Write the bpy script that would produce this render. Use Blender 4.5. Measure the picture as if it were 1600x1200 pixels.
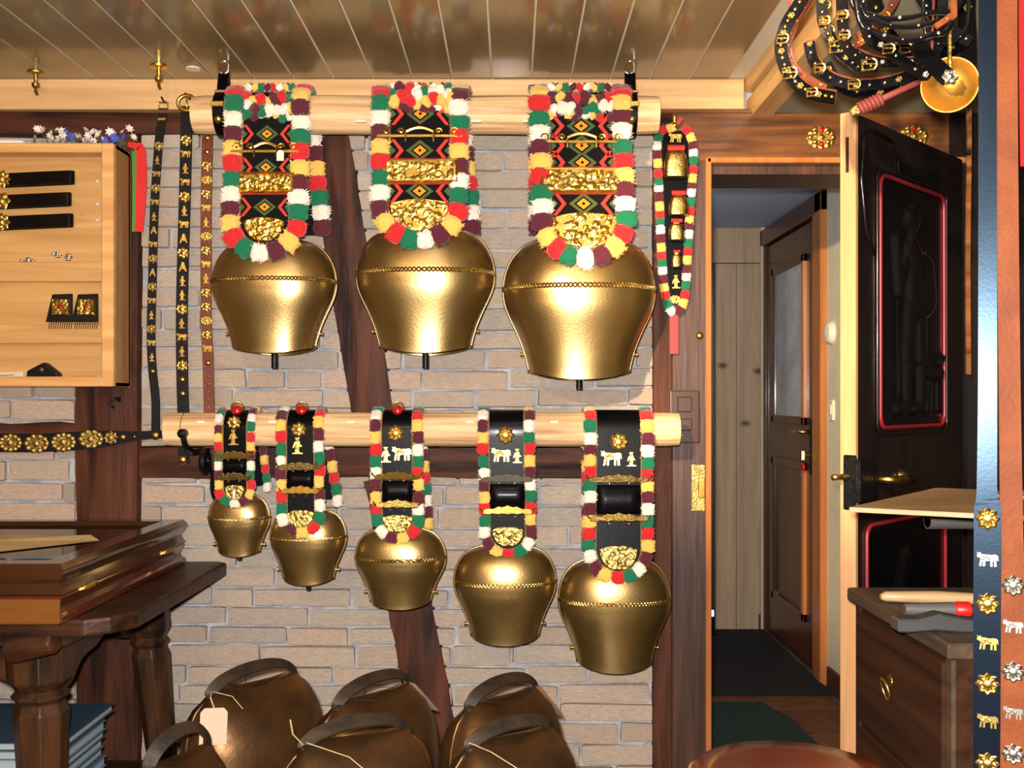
import bpy, bmesh, math, random
from mathutils import Vector, Matrix, Euler
R = random.Random(7)
PI = math.pi
for o in list(bpy.data.objects): bpy.data.objects.remove(o)
SC = bpy.context.scene; COL = SC.collection
# ---------------------------------------------------------------- camera, light, exposure
F = 1560.0; EYE = 1.28; HOR = 625.0          # focal length in pixels (1600 wide), eye height, horizon row
cd = bpy.data.cameras.new('camera'); cam = bpy.data.objects.new('camera', cd); COL.objects.link(cam)
cam.location = (0, 0, EYE); cam.rotation_euler = (PI/2, 0, 0)
cd.sensor_width = 36; cd.lens = 36*F/1600; cd.shift_y = (HOR-600)/1600; cd.clip_start = .02
SC.camera = cam
def c(r, g, b, a=1):
    f = lambda v: (v/255/12.92) if v <= 10 else ((v/255+.055)/1.055)**2.4
    return (f(r), f(g), f(b), a)
w = bpy.data.worlds.new('world'); SC.world = w; w.use_nodes = True
w.node_tree.nodes['Background'].inputs[0].default_value = c(255, 190, 120); w.node_tree.nodes['Background'].inputs[1].default_value = .03
def lamp(name, typ, loc, energy, col, size=.03, rot=None, spot=None):
    l = bpy.data.lights.new(name, typ); l.energy = energy; l.color = col[:3]
    if typ == 'AREA': l.size = size
    else: l.shadow_soft_size = size
    if spot: l.spot_size = math.radians(spot); l.spot_blend = .6
    o = bpy.data.objects.new(name, l); COL.objects.link(o); o.location = loc
    if rot: o.rotation_euler = rot
    return o
WARM = (1, .68, .36)
lamp('camera_flash', 'SPOT', (-.03, -.02, 1.34), 455, (1, .965, .945), .026, (PI/2-.01, 0, .03), 112)
lamp('ceiling_spot', 'SPOT', (-.60, .0, 2.07), 50, WARM, .04, (1.15, 0, -.20), 130)
lamp('door_spot', 'SPOT', (-.60, .0, 2.07), 760, (1, .76, .48), .03, (1.41, 0, -.47), 29)
lamp('fill_light_left', 'POINT', (-1.3, .3, 2.0), 24, WARM, .08)  # this and the next are unseen warm fill lights, added to lift the room
lamp('fill_light_right', 'POINT', (.45, -.7, 2.0), 24, WARM, .08)
lamp('hall_lamp', 'POINT', (.2, 4.5, 1.95), 5.5, (.62, .76, 1), .15)
SC.view_settings.view_transform = 'Standard'; SC.view_settings.look = 'None'
SC.view_settings.gamma = 1; SC.view_settings.use_curve_mapping = False
SC.view_settings.exposure = 0.0
# ---------------------------------------------------------------- helpers
def P(u, v, d): return Vector(((u-800)/F*d, d, EYE+(HOR-v)/F*d))
def S(px, d): return px/F*d
def V(*a): return Vector(a)

def mat(name, col, rough=.6, metal=0, col2=None, nscale=20, bump=0, bscale=60, coat=0, stretch=(1, 1, 1), lo=.35, hi=.65,
        emit=0, knots=None, rand=False, spec=.5, sheen=0, detail=5, crough=.12):
    m = bpy.data.materials.new(name); m.use_nodes = True
    nt = m.node_tree; N = nt.nodes; L = nt.links; b = N['Principled BSDF']
    b.inputs['Base Color'].default_value = col; b.inputs['Roughness'].default_value = rough; b.inputs['Metallic'].default_value = metal
    b.inputs['Coat Weight'].default_value = coat; b.inputs['Coat IOR'].default_value = 1.8 if name == 'bell_brass' else 1.5; b.inputs['Coat Roughness'].default_value = crough
    b.inputs['Specular IOR Level'].default_value = spec
    if name.startswith('navy'): b.inputs['Specular Tint'].default_value = (.45, .72, 1, 1)
    if sheen: b.inputs['Sheen Weight'].default_value = sheen
    if emit: b.inputs['Emission Color'].default_value = col; b.inputs['Emission Strength'].default_value = emit
    vec = None
    if col2 or bump:
        tc = N.new('ShaderNodeTexCoord'); mp = N.new('ShaderNodeMapping'); L.new(tc.outputs['Object'], mp.inputs[0])
        mp.inputs['Scale'].default_value = stretch; vec = mp.outputs[0]
        if rand:
            oi = N.new('ShaderNodeObjectInfo'); ml = N.new('ShaderNodeMath'); ml.operation = 'MULTIPLY'; ml.inputs[1].default_value = 37
            L.new(oi.outputs['Random'], ml.inputs[0]); ad = N.new('ShaderNodeVectorMath'); ad.operation = 'ADD'
            L.new(vec, ad.inputs[0]); L.new(ml.outputs[0], ad.inputs[1]); vec = ad.outputs[0]
    if col2:
        n = N.new('ShaderNodeTexNoise'); n.inputs['Scale'].default_value = nscale; n.inputs['Detail'].default_value = detail
        n.inputs['Distortion'].default_value = .6; L.new(vec, n.inputs['Vector'])
        r = N.new('ShaderNodeValToRGB'); r.color_ramp.elements[0].position = lo; r.color_ramp.elements[1].position = hi
        r.color_ramp.elements[0].color = col; r.color_ramp.elements[1].color = col2; L.new(n.outputs[0], r.inputs[0])
        out = r.outputs[0]
        if rand:
            mx = N.new('ShaderNodeMix'); mx.data_type = 'RGBA'; mx.blend_type = 'MULTIPLY'; mx.inputs[0].default_value = 1
            rr = N.new('ShaderNodeMapRange'); rr.inputs[3].default_value = .78; rr.inputs[4].default_value = 1.12
            L.new(oi.outputs['Random'], rr.inputs[0]); L.new(out, mx.inputs[6]); L.new(rr.outputs[0], mx.inputs[7]); out = mx.outputs[2]
        if knots:
            vo = N.new('ShaderNodeTexVoronoi'); vo.inputs['Scale'].default_value = knots[0]
            k2 = N.new('ShaderNodeMapping'); k2.inputs['Scale'].default_value = knots[2]; L.new(tc.outputs['Object'], k2.inputs[0]); L.new(k2.outputs[0], vo.inputs['Vector'])
            kr = N.new('ShaderNodeValToRGB'); kr.color_ramp.elements[0].position = .03; kr.color_ramp.elements[1].position = .13
            kr.color_ramp.elements[0].color = knots[1]; kr.color_ramp.elements[1].color = (1, 1, 1, 1); L.new(vo.outputs[0], kr.inputs[0])
            mx = N.new('ShaderNodeMix'); mx.data_type = 'RGBA'; mx.blend_type = 'MULTIPLY'; mx.inputs[0].default_value = 1
            L.new(out, mx.inputs[6]); L.new(kr.outputs[0], mx.inputs[7]); out = mx.outputs[2]
        L.new(out, b.inputs['Base Color'])
    if bump:
        n2 = N.new('ShaderNodeTexNoise'); n2.inputs['Scale'].default_value = bscale; n2.inputs['Detail'].default_value = 4; L.new(vec, n2.inputs['Vector'])
        bp = N.new('ShaderNodeBump'); bp.inputs['Strength'].default_value = bump; bp.inputs['Distance'].default_value = .01
        L.new(n2.outputs[0], bp.inputs['Height']); L.new(bp.outputs[0], b.inputs['Normal'])
    return m
def wood(name, a, b_, axis, rough=.5, coat=0, bump=.15, knots=None, dens=26, rand=False, spec=.5):
    st = [1, 1, 1]; st['xyz'.index(axis)] = .07
    return mat(name, a, rough, 0, b_, dens, bump, 60, coat, st, .3, .72, knots=knots, rand=rand, spec=spec)
def glass(name, tint=(1, 1, 1, 1)):
    m = bpy.data.materials.new(name); m.use_nodes = True; nt = m.node_tree; N = nt.nodes; L = nt.links
    N.remove(N['Principled BSDF']); o = N['Material Output']; t = N.new('ShaderNodeBsdfTransparent'); t.inputs[0].default_value = tint
    g = N.new('ShaderNodeBsdfGlossy'); g.inputs['Roughness'].default_value = .02; f = N.new('ShaderNodeFresnel'); f.inputs[0].default_value = 1.5
    x = N.new('ShaderNodeMixShader'); L.new(f.outputs[0], x.inputs[0]); L.new(t.outputs[0], x.inputs[1]); L.new(g.outputs[0], x.inputs[2]); L.new(x.outputs[0], o.inputs[0])
    return m
def brick_mat():
    m = mat('brick_clay', c(176, 156, 138), .95, 0, c(228, 206, 180), 12, .8, 40, rand=True, lo=.3, hi=.7)
    nt = m.node_tree; N = nt.nodes; L = nt.links; b = N['Principled BSDF']
    oi = [n for n in N if n.type == 'OBJECT_INFO'][0]
    r = N.new('ShaderNodeValToRGB'); e = r.color_ramp.elements
    e[0].position = 0; e[0].color = c(208, 182, 158); e[1].position = 1; e[1].color = c(214, 200, 180)
    for p, k in ((.2, c(220, 192, 170)), (.4, c(206, 190, 172)), (.55, c(184, 174, 164)), (.7, c(220, 198, 172)), (.85, c(212, 176, 156))):
        q = e.new(p); q.color = k
    L.new(oi.outputs['Random'], r.inputs[0])
    old = b.inputs['Base Color'].links[0].from_socket
    mx = N.new('ShaderNodeMix'); mx.data_type = 'RGBA'; mx.blend_type = 'MIX'; mx.inputs[0].default_value = .45
    L.new(r.outputs[0], mx.inputs[6]); L.new(old, mx.inputs[7]); L.new(mx.outputs[2], b.inputs['Base Color'])
    return m
M = dict(
 brick=brick_mat(),
 mortar=mat('mortar', c(178, 177, 178), .95, 0, c(140, 142, 148), 14, .6, 50),
 timber=mat('old_timber', c(36, 17, 11), .6, 0, c(92, 50, 31), 16, .5, 40, stretch=(1, 1, .12), spec=.2),
 timberx=mat('old_timber_flat', c(36, 17, 11), .6, 0, c(92, 50, 31), 16, .5, 40, stretch=(.12, 1, 1), spec=.2),
 jamb=wood('door_post_wood', c(42, 21, 12), c(86, 49, 27), 'z', .5, .05),
 lintel=wood('lintel_wood', c(66, 36, 18), c(134, 84, 42), 'x', .35, .35),
 pinex=wood('pine_along', c(226, 184, 128), c(194, 146, 92), 'x', .5, .1, .1),
 piney=wood('pine_depth', c(226, 180, 112), c(196, 146, 84), 'y', .45, .2, .1),
 pinez=wood('pine_upright', c(206, 156, 108), c(184, 132, 84), 'z', .5, .1, .1),
 log=mat('peeled_log', c(232, 194, 142), .62, 0, c(176, 126, 78), 46, .5, 40, stretch=(.05, 1, 1), lo=.42, hi=.72),
 ceil=mat('lacquered_ceiling_board', c(140, 119, 82), .3, 0, c(108, 90, 58), 9, .06, 60, .55, (1, .1, 1), .3, .75, rand=True),
 joint=mat('gap_highlight', c(214, 204, 176), .7),  # pale tone stands for highlights on the board edges
 case=wood('display_pine', c(234, 182, 118), c(202, 144, 82), 'x', .4, .3, .08, (5, c(150, 80, 30), (1, 1, 2.5))),
 casez=wood('display_pine_side', c(186, 134, 78), c(150, 100, 54), 'z', .4, .3, .08),
 brass=mat('polished_brass', c(240, 204, 112), .3, 1, c(214, 166, 72), 30, .1, 300),
 brassdim=mat('old_brass', c(196, 166, 96), .36, 1, c(150, 122, 64), 30, .2, 200),
 silver=mat('silver_metal', c(226, 222, 206), .3, 1),
 bell=mat('bell_brass', c(178, 143, 74), .34, .9, c(136, 105, 48), 6, .055, 150, .75, lo=.25, hi=.75, crough=.3),
 bellin=mat('bell_inside', c(60, 46, 24), .6, .5),
 iron=mat('black_iron', c(26, 25, 26), .4, .6, None, 1, .3, 60),
 old=mat('patinated_bell_bronze', c(48, 38, 33), .4, .85, c(146, 104, 58), 5, .12, 40, lo=.3, hi=.8),
 oldhandle=mat('handle_iron', c(34, 25, 17), .6, .3, c(60, 45, 29), 15, .25, 50),
 leather=mat('black_leather', c(7, 6, 7), .36, 0, None, 1, .06, 220, .03, spec=.09),
 leatherdim=mat('matt_black_leather', c(12, 10, 10), .5, 0, None, 1, .15, 220, spec=.25),
 cloth=mat('black_embroidered_ground', c(19, 16, 15), .85, 0, None, 1, .25, 400, spec=.12),
 edge=mat('strap_edge', c(150, 116, 50), .6),
 brownleather=mat('chestnut_leather', c(112, 50, 22), .42, 0, c(92, 38, 16), 12, .15, 200),
 tan=mat('tan_leather', c(122, 62, 27), .6, 0, c(104, 50, 22), 10, .15, 150, spec=.2),
 redleather=mat('red_leather', c(190, 40, 26), .5),
 red=mat('red_wool', c(196, 24, 26), .95, sheen=.4), green=mat('green_wool', c(0, 104, 66), .95, sheen=.3),
 white=mat('white_wool', c(226, 214, 194), .95, sheen=.4), maroon=mat('maroon_wool', c(84, 18, 34), .95, sheen=.3),
 yellow=mat('yellow_wool', c(226, 182, 84), .95, sheen=.4),
 e_green=mat('green_thread', c(78, 92, 46), .8, 0, None, 1, .4, 500), e_orange=mat('orange_thread', c(238, 150, 28), .8, 0, None, 1, .4, 500), e_red=mat('red_thread', c(222, 58, 44), .8, 0, None, 1, .4, 500),
 ribbonred=mat('red_ribbon', c(206, 28, 24), .5), ribbongreen=mat('green_ribbon', c(70, 130, 40), .5),
 gem=mat('red_glass', c(170, 20, 14), .12, 0, coat=.6),
 paper=mat('paper', c(228, 212, 190), .8), tag=mat('manila_tag', c(186, 160, 136), .8), kraft=mat('brown_paper', c(176, 132, 88), .8), ink=mat('printed_line', c(90, 80, 74), .8),
 envelope=mat('aged_paper', c(200, 172, 118), .8, 0, c(184, 156, 104), 12),
 table=mat('worn_table_oak', c(30, 16, 9), .45, 0, c(70, 39, 20), 14, .25, 40, .03, (.25, 1, 1), spec=.25),
 tablez=mat('worn_table_leg', c(26, 16, 10), .45, 0, c(70, 42, 20), 14, .3, 40, .03, (1, 1, .2), spec=.25),
 lid=wood('mahogany_lid', c(46, 25, 13), c(68, 38, 19), 'x', .2, .5, .03), lidside=wood('mahogany_side', c(64, 24, 15), c(86, 36, 22), 'y', .22, .4, .03), boxfront=wood('honey_box_front', c(120, 72, 26), c(92, 54, 20), 'x', .35, .4, .03),
 felt=mat('dark_felt', c(30, 22, 16), .95),
 glass=glass('clear_glass', (.97, .98, .97, 1)), hallglass=glass('door_glass', (.7, .78, .86, 1)),
 blackwood=mat('black_carved_wood', c(17, 12, 11), .3, 0, c(30, 20, 17), 14, .12, 60, .3, (1, 1, .2)),
 blackpanel=mat('black_carved_panel', c(9, 8, 9), .26, 0, None, 1, .06, 80, .25),
 redline=mat('red_painted_bead', c(122, 24, 30), .4),
 dwood=wood('dark_drawer_wood', c(38, 20, 10), c(66, 38, 20), 'y', .7, bump=.05, spec=.12), dtop=wood('worktop_wood', c(52, 37, 23), c(84, 62, 38), 'y', .65),
 plywood=wood('birch_board', c(186, 152, 106), c(160, 124, 82), 'x', .5, .05, .05),
 stool=mat('polished_stool_wood', c(112, 46, 18), .22, 0, c(82, 30, 12), 9, .04, 60, .5, (.2, 1, 1)),
 plaster=mat('white_plaster', c(222, 212, 180), .9, 0, c(212, 202, 170), 8, .1, 40), hallceil=mat('hall_ceiling_paint', c(190, 200, 220), .9),
 knotty=wood('knotty_pine', c(196, 168, 134), c(168, 140, 106), 'z', .55, 0, .08, (3.2, c(120, 84, 56), (1, 1, 1.6))),
 hdoor=wood('hall_door_wood_lit', c(160, 92, 44), c(196, 124, 64), 'z', .32, .3, .05), hdoordark=wood('hall_door_wood_dark', c(66, 34, 18), c(92, 48, 24), 'z', .35, .25, .05),  # one wood in two tones: lit near casing and moulding painted lighter
 tile=mat('terracotta_tile', c(120, 70, 42), .5, 0, c(98, 56, 34), 6, .1, 40, rand=True), grout=mat('tile_grout', c(96, 82, 66), .9),
 floor=wood('floor_boards', c(72, 46, 28), c(106, 70, 42), 'y', .5, .1), mat_dark=mat('dark_mat', c(15, 12, 12), .98, 0, c(30, 24, 22), 60, .5, 300), mat_green=mat('green_mat', c(16, 38, 32), .98, 0, c(32, 60, 50), 80, .8, 260),
 roomwall=mat('room_wall_wood', c(120, 84, 50), .8, 0, c(90, 60, 36), 6), darkwall=mat('dark_wall', c(26, 17, 13), .7, 0, c(40, 26, 18), 8),
 switch=mat('brown_switch', c(66, 40, 24), .35), cream=mat('cream_plastic', c(232, 224, 196), .4), coatcloth=mat('dark_coat', c(10, 10, 16), .95),
 glow=mat('device_lamp', c(120, 120, 255), .4, emit=6), steel=mat('grey_steel', c(112, 112, 112), .4, .8), pipe=mat('grey_tube', c(86, 82, 78), .5), redplastic=mat('red_plastic', c(206, 28, 20), .4),
 book=mat('blue_cover', c(44, 66, 84), .5), bookb=mat('pale_blue_cover', c(70, 108, 132), .5), pages=mat('page_edges', c(150, 156, 158), .8),
 petalw=mat('white_petal', c(232, 222, 206), .8), petalb=mat('blue_petal', c(70, 90, 190), .8), petalp=mat('pink_petal', c(220, 180, 176), .8), leaf=mat('grey_leaf', c(96, 100, 66), .8),
 baseb=mat('brown_baseboard', c(84, 52, 32), .5), beam=mat('painted_soffit', c(150, 142, 112), .7), whip=mat('red_cord', c(96, 32, 27), .7), pearl=mat('pearl_white', c(240, 236, 226), .3),
 shine=mat('patent_leather', c(10, 11, 17), .16, 0, coat=.6), navy=mat('navy_black_leather', c(10, 14, 24), .3, 0, None, 1, .015, 200, .0, spec=.32),
)
WOOL = ['yellow', 'red', 'green', 'white', 'maroon']

class MB:
    def __init__(s): s.v = []; s.f = []
    def add(s, vs, fs):
        n = len(s.v); s.v += [Vector(x) for x in vs]; s.f += [tuple(i+n for i in f) for f in fs]; return s
    def box(s, lo, hi, rot=None, piv=None):
        (a, b, d), (e, f, g) = lo, hi
        vs = [Vector(p) for p in ((a, b, d), (e, b, d), (e, f, d), (a, f, d), (a, b, g), (e, b, g), (e, f, g), (a, f, g))]
        if rot:
            pv = Vector(piv) if piv is not None else (vs[0]+vs[6])/2
            m = Euler(rot).to_matrix(); vs = [m @ (x-pv)+pv for x in vs]
        return s.add(vs, [(0, 3, 2, 1), (4, 5, 6, 7), (0, 1, 5, 4), (1, 2, 6, 5), (2, 3, 7, 6), (3, 0, 4, 7)])
    def tube(s, pts, r, n=8, closed=False, cap=True):
        pts = [Vector(p) for p in pts]; k = len(pts); rs = r if isinstance(r, (list, tuple)) else [r]*k; vs = []; fs = []
        prev = None
        for i, p in enumerate(pts):
            a = pts[(i-1) % k] if (closed or i > 0) else p; b = pts[(i+1) % k] if (closed or i < k-1) else p
            t = (b-a).normalized() if (b-a).length > 1e-9 else V(0, 0, 1)
            if prev is None: x = t.orthogonal().normalized()
            else:
                x = prev-t*prev.dot(t); x = x.normalized() if x.length > 1e-6 else t.orthogonal().normalized()
            prev = x; y = t.cross(x)
            for j in range(n): vs.append(p+(x*math.cos(2*PI*j/n)+y*math.sin(2*PI*j/n))*rs[i])
        for i in range(k if closed else k-1):
            for j in range(n):
                a = i*n+j; b = i*n+(j+1) % n; q = ((i+1) % k)*n
                fs.append((a, b, q+(j+1) % n, q+j))
        if cap and not closed: fs += [tuple(reversed(range(n))), tuple(range((k-1)*n, k*n))]
        return s.add(vs, fs)
    def lathe(s, prof, n=24, cen=(0, 0, 0), axis='z', sx=1, sy=1):
        vs = []; fs = []; cen = Vector(cen)
        for (r, h) in prof:
            for j in range(n):
                x, y = r*math.cos(2*PI*j/n)*sx, r*math.sin(2*PI*j/n)*sy
                vs.append(cen+(V(x, y, h) if axis == 'z' else V(h, x, y) if axis == 'x' else V(x, -h, y)))   # y: h points to the camera
        for i in range(len(prof)-1):
            for j in range(n): fs.append((i*n+j, i*n+(j+1) % n, (i+1)*n+(j+1) % n, (i+1)*n+j))
        fs += [tuple(reversed(range(n))), tuple(range((len(prof)-1)*n, len(prof)*n))]
        return s.add(vs, fs)
    def prism(s, poly, y0, y1):     # polygon in x,z pushed along y
        n = len(poly); vs = [V(x, y0, z) for x, z in poly]+[V(x, y1, z) for x, z in poly]
        return s.add(vs, [tuple(range(n)), tuple(reversed(range(n, 2*n)))]+[(i, (i+1) % n, n+(i+1) % n, n+i) for i in range(n)])
    def prismz(s, poly, z0, z1):
        n = len(poly); vs = [V(x, y, z0) for x, y in poly]+[V(x, y, z1) for x, y in poly]
        return s.add(vs, [tuple(range(n)), tuple(reversed(range(n, 2*n)))]+[(i, (i+1) % n, n+(i+1) % n, n+i) for i in range(n)])
    def prismx(s, poly, x0, x1):
        n = len(poly); vs = [V(x0, y, z) for y, z in poly]+[V(x1, y, z) for y, z in poly]
        return s.add(vs, [tuple(range(n)), tuple(reversed(range(n, 2*n)))]+[(i, (i+1) % n, n+(i+1) % n, n+i) for i in range(n)])
    def band(s, pts, wid, th, facing=(0, -1, 0), res=6):
        p, ws = smooth(pts, wid, res); fc = Vector(facing); vs = []; fs = []
        for i, q in enumerate(p):
            t = (p[min(i+1, len(p)-1)]-p[max(i-1, 0)]).normalized(); x = t.cross(fc)
            x = x.normalized() if x.length > 1e-4 else V(1, 0, 0); nn = x.cross(t).normalized()
            if nn.dot(fc) < 0: nn = -nn
            h = ws[i]/2
            vs += [q-x*h+nn*th/2, q+x*h+nn*th/2, q+x*h-nn*th/2, q-x*h-nn*th/2]
        for i in range(len(p)-1):
            a = i*4; b = a+4
            for j in range(4): fs.append((a+j, a+(j+1) % 4, b+(j+1) % 4, b+j))
        m = len(p)*4; fs += [(3, 2, 1, 0), (m-4, m-3, m-2, m-1)]
        return s.add(vs, fs)
    def relief(s, hw, z0, z1, nx, nz, fn, th=.002):      # sheet facing -y, half width hw(t), height fn(x, z)
        vs = []; fs = []
        for j in range(nz+1):
            t = j/nz; z = z0+(z1-z0)*t; h = max(hw(t), 1e-4)
            for i in range(nx+1):
                x = (-1+2*i/nx)*h; e = min(i, nx-i, j, nz-j) == 0
                vs.append(V(x, -(th*.4 if e else th+fn(x, z)), z))
        n = len(vs); vs += [V(v.x, 0, v.z) for v in vs]
        w_ = nx+1
        for j in range(nz):
            for i in range(nx):
                a = j*w_+i; fs.append((a, a+1, a+w_+1, a+w_)); fs.append((n+a, n+a+w_, n+a+w_+1, n+a+1))
        for i in range(nx): fs.append((i+1, i, n+i, n+i+1)); k = nz*w_+i; fs.append((k, k+1, n+k+1, n+k))
        for j in range(nz): a = j*w_; fs.append((a, a+w_, n+a+w_, n+a)); a = j*w_+nx; fs.append((a+w_, a, n+a, n+a+w_))
        return s.add(vs, fs)
    def mesh(s, name, m, bevel=0, smooth_=False, fix=True, seg=1):
        me = bpy.data.meshes.new(name); me.from_pydata([tuple(v) for v in s.v], [], s.f)
        if bevel or fix:
            bm = bmesh.new(); bm.from_mesh(me)
            if fix: bmesh.ops.recalc_face_normals(bm, faces=bm.faces)
            if bevel: bmesh.ops.bevel(bm, geom=[e for e in bm.edges if e.calc_face_angle(0) > .5], offset=bevel, segments=seg, affect='EDGES', profile=.6)
            bm.to_mesh(me); bm.free()
        me.materials.append(m if not isinstance(m, str) else M[m])
        if smooth_: me.shade_smooth() if smooth_ is True else me.shade_auto_smooth(angle=smooth_) if hasattr(me, 'shade_auto_smooth') else me.shade_smooth()
        return me
    def build(s, name, m, parent=None, bevel=0, smooth_=False, fix=True, seg=1):
        if parent is not None:
            o_ = BASE[parent.name]; s.v = [v-o_ for v in s.v]
        me = s.mesh(name, m, bevel, smooth_, fix, seg)
        if smooth_ and smooth_ is not True:
            me.shade_smooth()
            me.set_sharp_from_angle(angle=smooth_)
        o = bpy.data.objects.new(name, me); COL.objects.link(o)
        if parent is not None: o.parent = parent; BASE[o.name] = BASE[parent.name].copy()
        else: BASE[o.name] = V(0, 0, 0)
        return o
BASE = {}
def smooth(pts, wid, res):
    pts = [Vector(p) for p in pts]; n = len(pts); ws = wid if isinstance(wid, (list, tuple)) else [wid]*n
    if n < 3: return pts, list(ws)
    out = []; wo = []
    for i in range(n-1):
        a, b, d, e = pts[max(i-1, 0)], pts[i], pts[i+1], pts[min(i+2, n-1)]
        for k in range(res):
            t = k/res
            out.append(.5*((2*b)+(d-a)*t+(2*a-5*b+4*d-e)*t*t+(3*b-a-3*d+e)*t**3)); wo.append(ws[i]*(1-t)+ws[i+1]*t)
    return out+[pts[-1]], wo+[ws[-1]]
def tag(o, label, cat, group=None, kind=None):
    o['label'] = label; o['category'] = cat
    if group: o['group'] = group
    if kind: o['kind'] = kind
    return o
def thing(name, label, cat, loc, group=None, kind=None, rotz=0):
    o = bpy.data.objects.new(name, None); COL.objects.link(o); o.location = loc; o.rotation_euler = (0, 0, rotz); o.empty_display_size = .05
    BASE[o.name] = Vector(loc) if not rotz else V(0, 0, 0)
    return tag(o, label, cat, group, kind)
def struct(mb, name, m, label, **k): return tag(mb.build(name, m, **k), label, name.split('_')[0], kind='structure')
def inst(name, me, parent, loc, rot=(0, 0, 0), sc=(1, 1, 1), m4=None):
    o = bpy.data.objects.new(name, me); COL.objects.link(o)
    o.parent = parent; b = BASE[parent.name]; o.location = Vector(loc)-b
    o.rotation_euler = m4.to_euler() if m4 is not None else rot
    o.scale = sc if not isinstance(sc, (int, float)) else (sc, sc, sc); BASE[o.name] = b.copy()
    return o
CACHE = {}
def cached(key, fn):
    if key not in CACHE: CACHE[key] = fn()
    return CACHE[key]
AS = math.radians(40)
# ---------------------------------------------------------------- little shared shapes
def tuft_mesh(col, var):
    def mk():
        bm = bmesh.new(); bmesh.ops.create_icosphere(bm, subdivisions=2, radius=1); q = random.Random(var*31+len(col))
        mb = MB(); vs = []
        for v in bm.verts:
            p = v.co.copy(); r = (abs(p.x)**4+abs(p.y)**4+abs(p.z)**6)**.23; p = p/r; p.x *= 1+q.uniform(-.10, .10); p.y *= 1+q.uniform(-.2, .1); p.z *= 1+q.uniform(-.05, .05); vs.append(p)
        mb.add(vs, [tuple(x.index for x in f.verts) for f in bm.faces]); bm.free()
        for k in range(110):
            a = q.uniform(0, 2*PI); zz = q.uniform(-.95, .95); d = V(math.cos(a), math.sin(a), 0); b_ = d*.9+V(0, 0, zz); t = d*q.uniform(1.12, 1.3)+V(q.uniform(-.12, .12), q.uniform(-.1, .1), zz+q.uniform(-.22, .12)); o = V(0, 0, .07)
            mb.add([b_-o, b_+o, t], [(0, 1, 2)])
        return mb.mesh('wool_tuft', col, fix=False)
    return cached(('tuft', col, var), mk)
def rosette(m='brass', lobes=8, k=0):
    def mk():
        n = lobes*4; rings = [(1, 0), (1, .12), (.82, .28), (.66, .14), (.5, .16), (.38, .36), (.2, .46), (.02, .5)]; vs = []; fs = []
        for i, (r, h) in enumerate(rings):
            for j in range(n):
                a = 2*PI*j/n; am = (.14 if i < 4 else .03)*math.cos(lobes*a); rr = r*(1+am)
                vs.append(V(rr*math.cos(a), -(h+(.06*math.cos(lobes*a) if 1 < i < 5 else 0)), rr*math.sin(a)))
        for i in range(len(rings)-1):
            for j in range(n): fs.append((i*n+j, i*n+(j+1) % n, (i+1)*n+(j+1) % n, (i+1)*n+j))
        fs += [tuple(range(n)), tuple(range((len(rings)-1)*n, len(rings)*n))]
        return MB().add(vs, fs).mesh('rosette', m)
    return cached(('ros', m, lobes), mk)
COW = [(-1, .45), (-.9, .62), (-1.02, .8), (-.82, .7), (-.68, .82), (-.6, .62), (-.3, .6), (.3, .56), (.75, .62), (.95, .5), (1, .0), (.92, .05), (.86, .3), (.8, -.05), (.82, -.6), (.6, -.6), (.6, -.1), (.46, -.05), (.44, -.6), (.26, -.6), (.26, -.02), (-.2, -.06), (-.26, -.6), (-.44, -.6), (-.42, -.05), (-.52, -.05), (-.6, -.6), (-.78, -.6), (-.66, .1), (-.74, .28), (-.92, .3)]
MAN = [(-.3, -1), (-.02, -1), (.0, -.4), (.06, -1), (.34, -1), (.32, -.78), (.22, -.78), (.26, -.1), (.5, -.2), (.62, -.05), (.36, .18), (.3, .5), (.14, .58), (.2, .74), (.16, .92), (.3, .95), (.3, 1.02), (-.3, 1.02), (-.3, .95), (-.16, .92), (-.2, .74), (-.12, .58), (-.34, .46), (-.5, .1), (-.6, -.3), (-.46, -.34), (-.28, .1), (-.26, -.78)]
def figure(kind, m='brass'):
    def mk():
        poly = COW if kind == 'cow' else MAN if kind == 'man' else [(-.7, -.8), (-.45, -.8), (-.3, -.3), (.3, -.3), (.45, -.8), (.75, -.8), (.2, .9), (-.15, .9)]
        mb = MB(); mb.prism(poly, -.16, 0)
        q = random.Random(len(poly))
        for k in range(9):
            x, z = (q.uniform(-.55, .6), q.uniform(.1, .45)) if kind == 'cow' else (q.uniform(-.2, .2), q.uniform(-.6, .8))
            mb.lathe([(.16, .1), (.13, .24), (.04, .3)], 7, (x, 0, z), 'y')
        if kind == 'man': mb.box((-.62, -.14, -1.1), (.72, 0, -.95)); mb.lathe([(.17, .1), (.15, .26), (.04, .34)], 8, (0, 0, .72), 'y')
        return mb.mesh('figure_mount', m)
    return cached(('fig', kind, m), mk)
def filigree(m='brassdim', k=0):   # wide openwork mount built from a wreath of beads and scrolls
    def mk():
        mb = MB(); mb.lathe([(1, 0), (1, .1), (.9, .16), (.3, .16)], 20, (0, 0, 0), 'y', sx=1, sy=.72)
        n = 10+2*k
        for i in range(n):
            a = 2*PI*i/n; mb.lathe([(.22, .02), (.22, .2), (.14, .32), (.03, .36)], 8, (.86*math.cos(a), 0, .62*math.sin(a)), 'y')
        for i in range(6):
            a = 2*PI*(i+.5*k)/6; mb.tube([V(.15*math.cos(a), -.24, .12*math.sin(a)), V(.4*math.cos(a+.4), -.26, .3*math.sin(a+.4)), V(.62*math.cos(a), -.2, .44*math.sin(a))], .07, 5)
        mb.lathe([(.3, .14), (.26, .36), (.12, .46), (.02, .48)], 12, (0, 0, 0), 'y')
        return mb.mesh('filigree_mount', m)
    return cached(('fil', m, k), mk)
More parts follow.
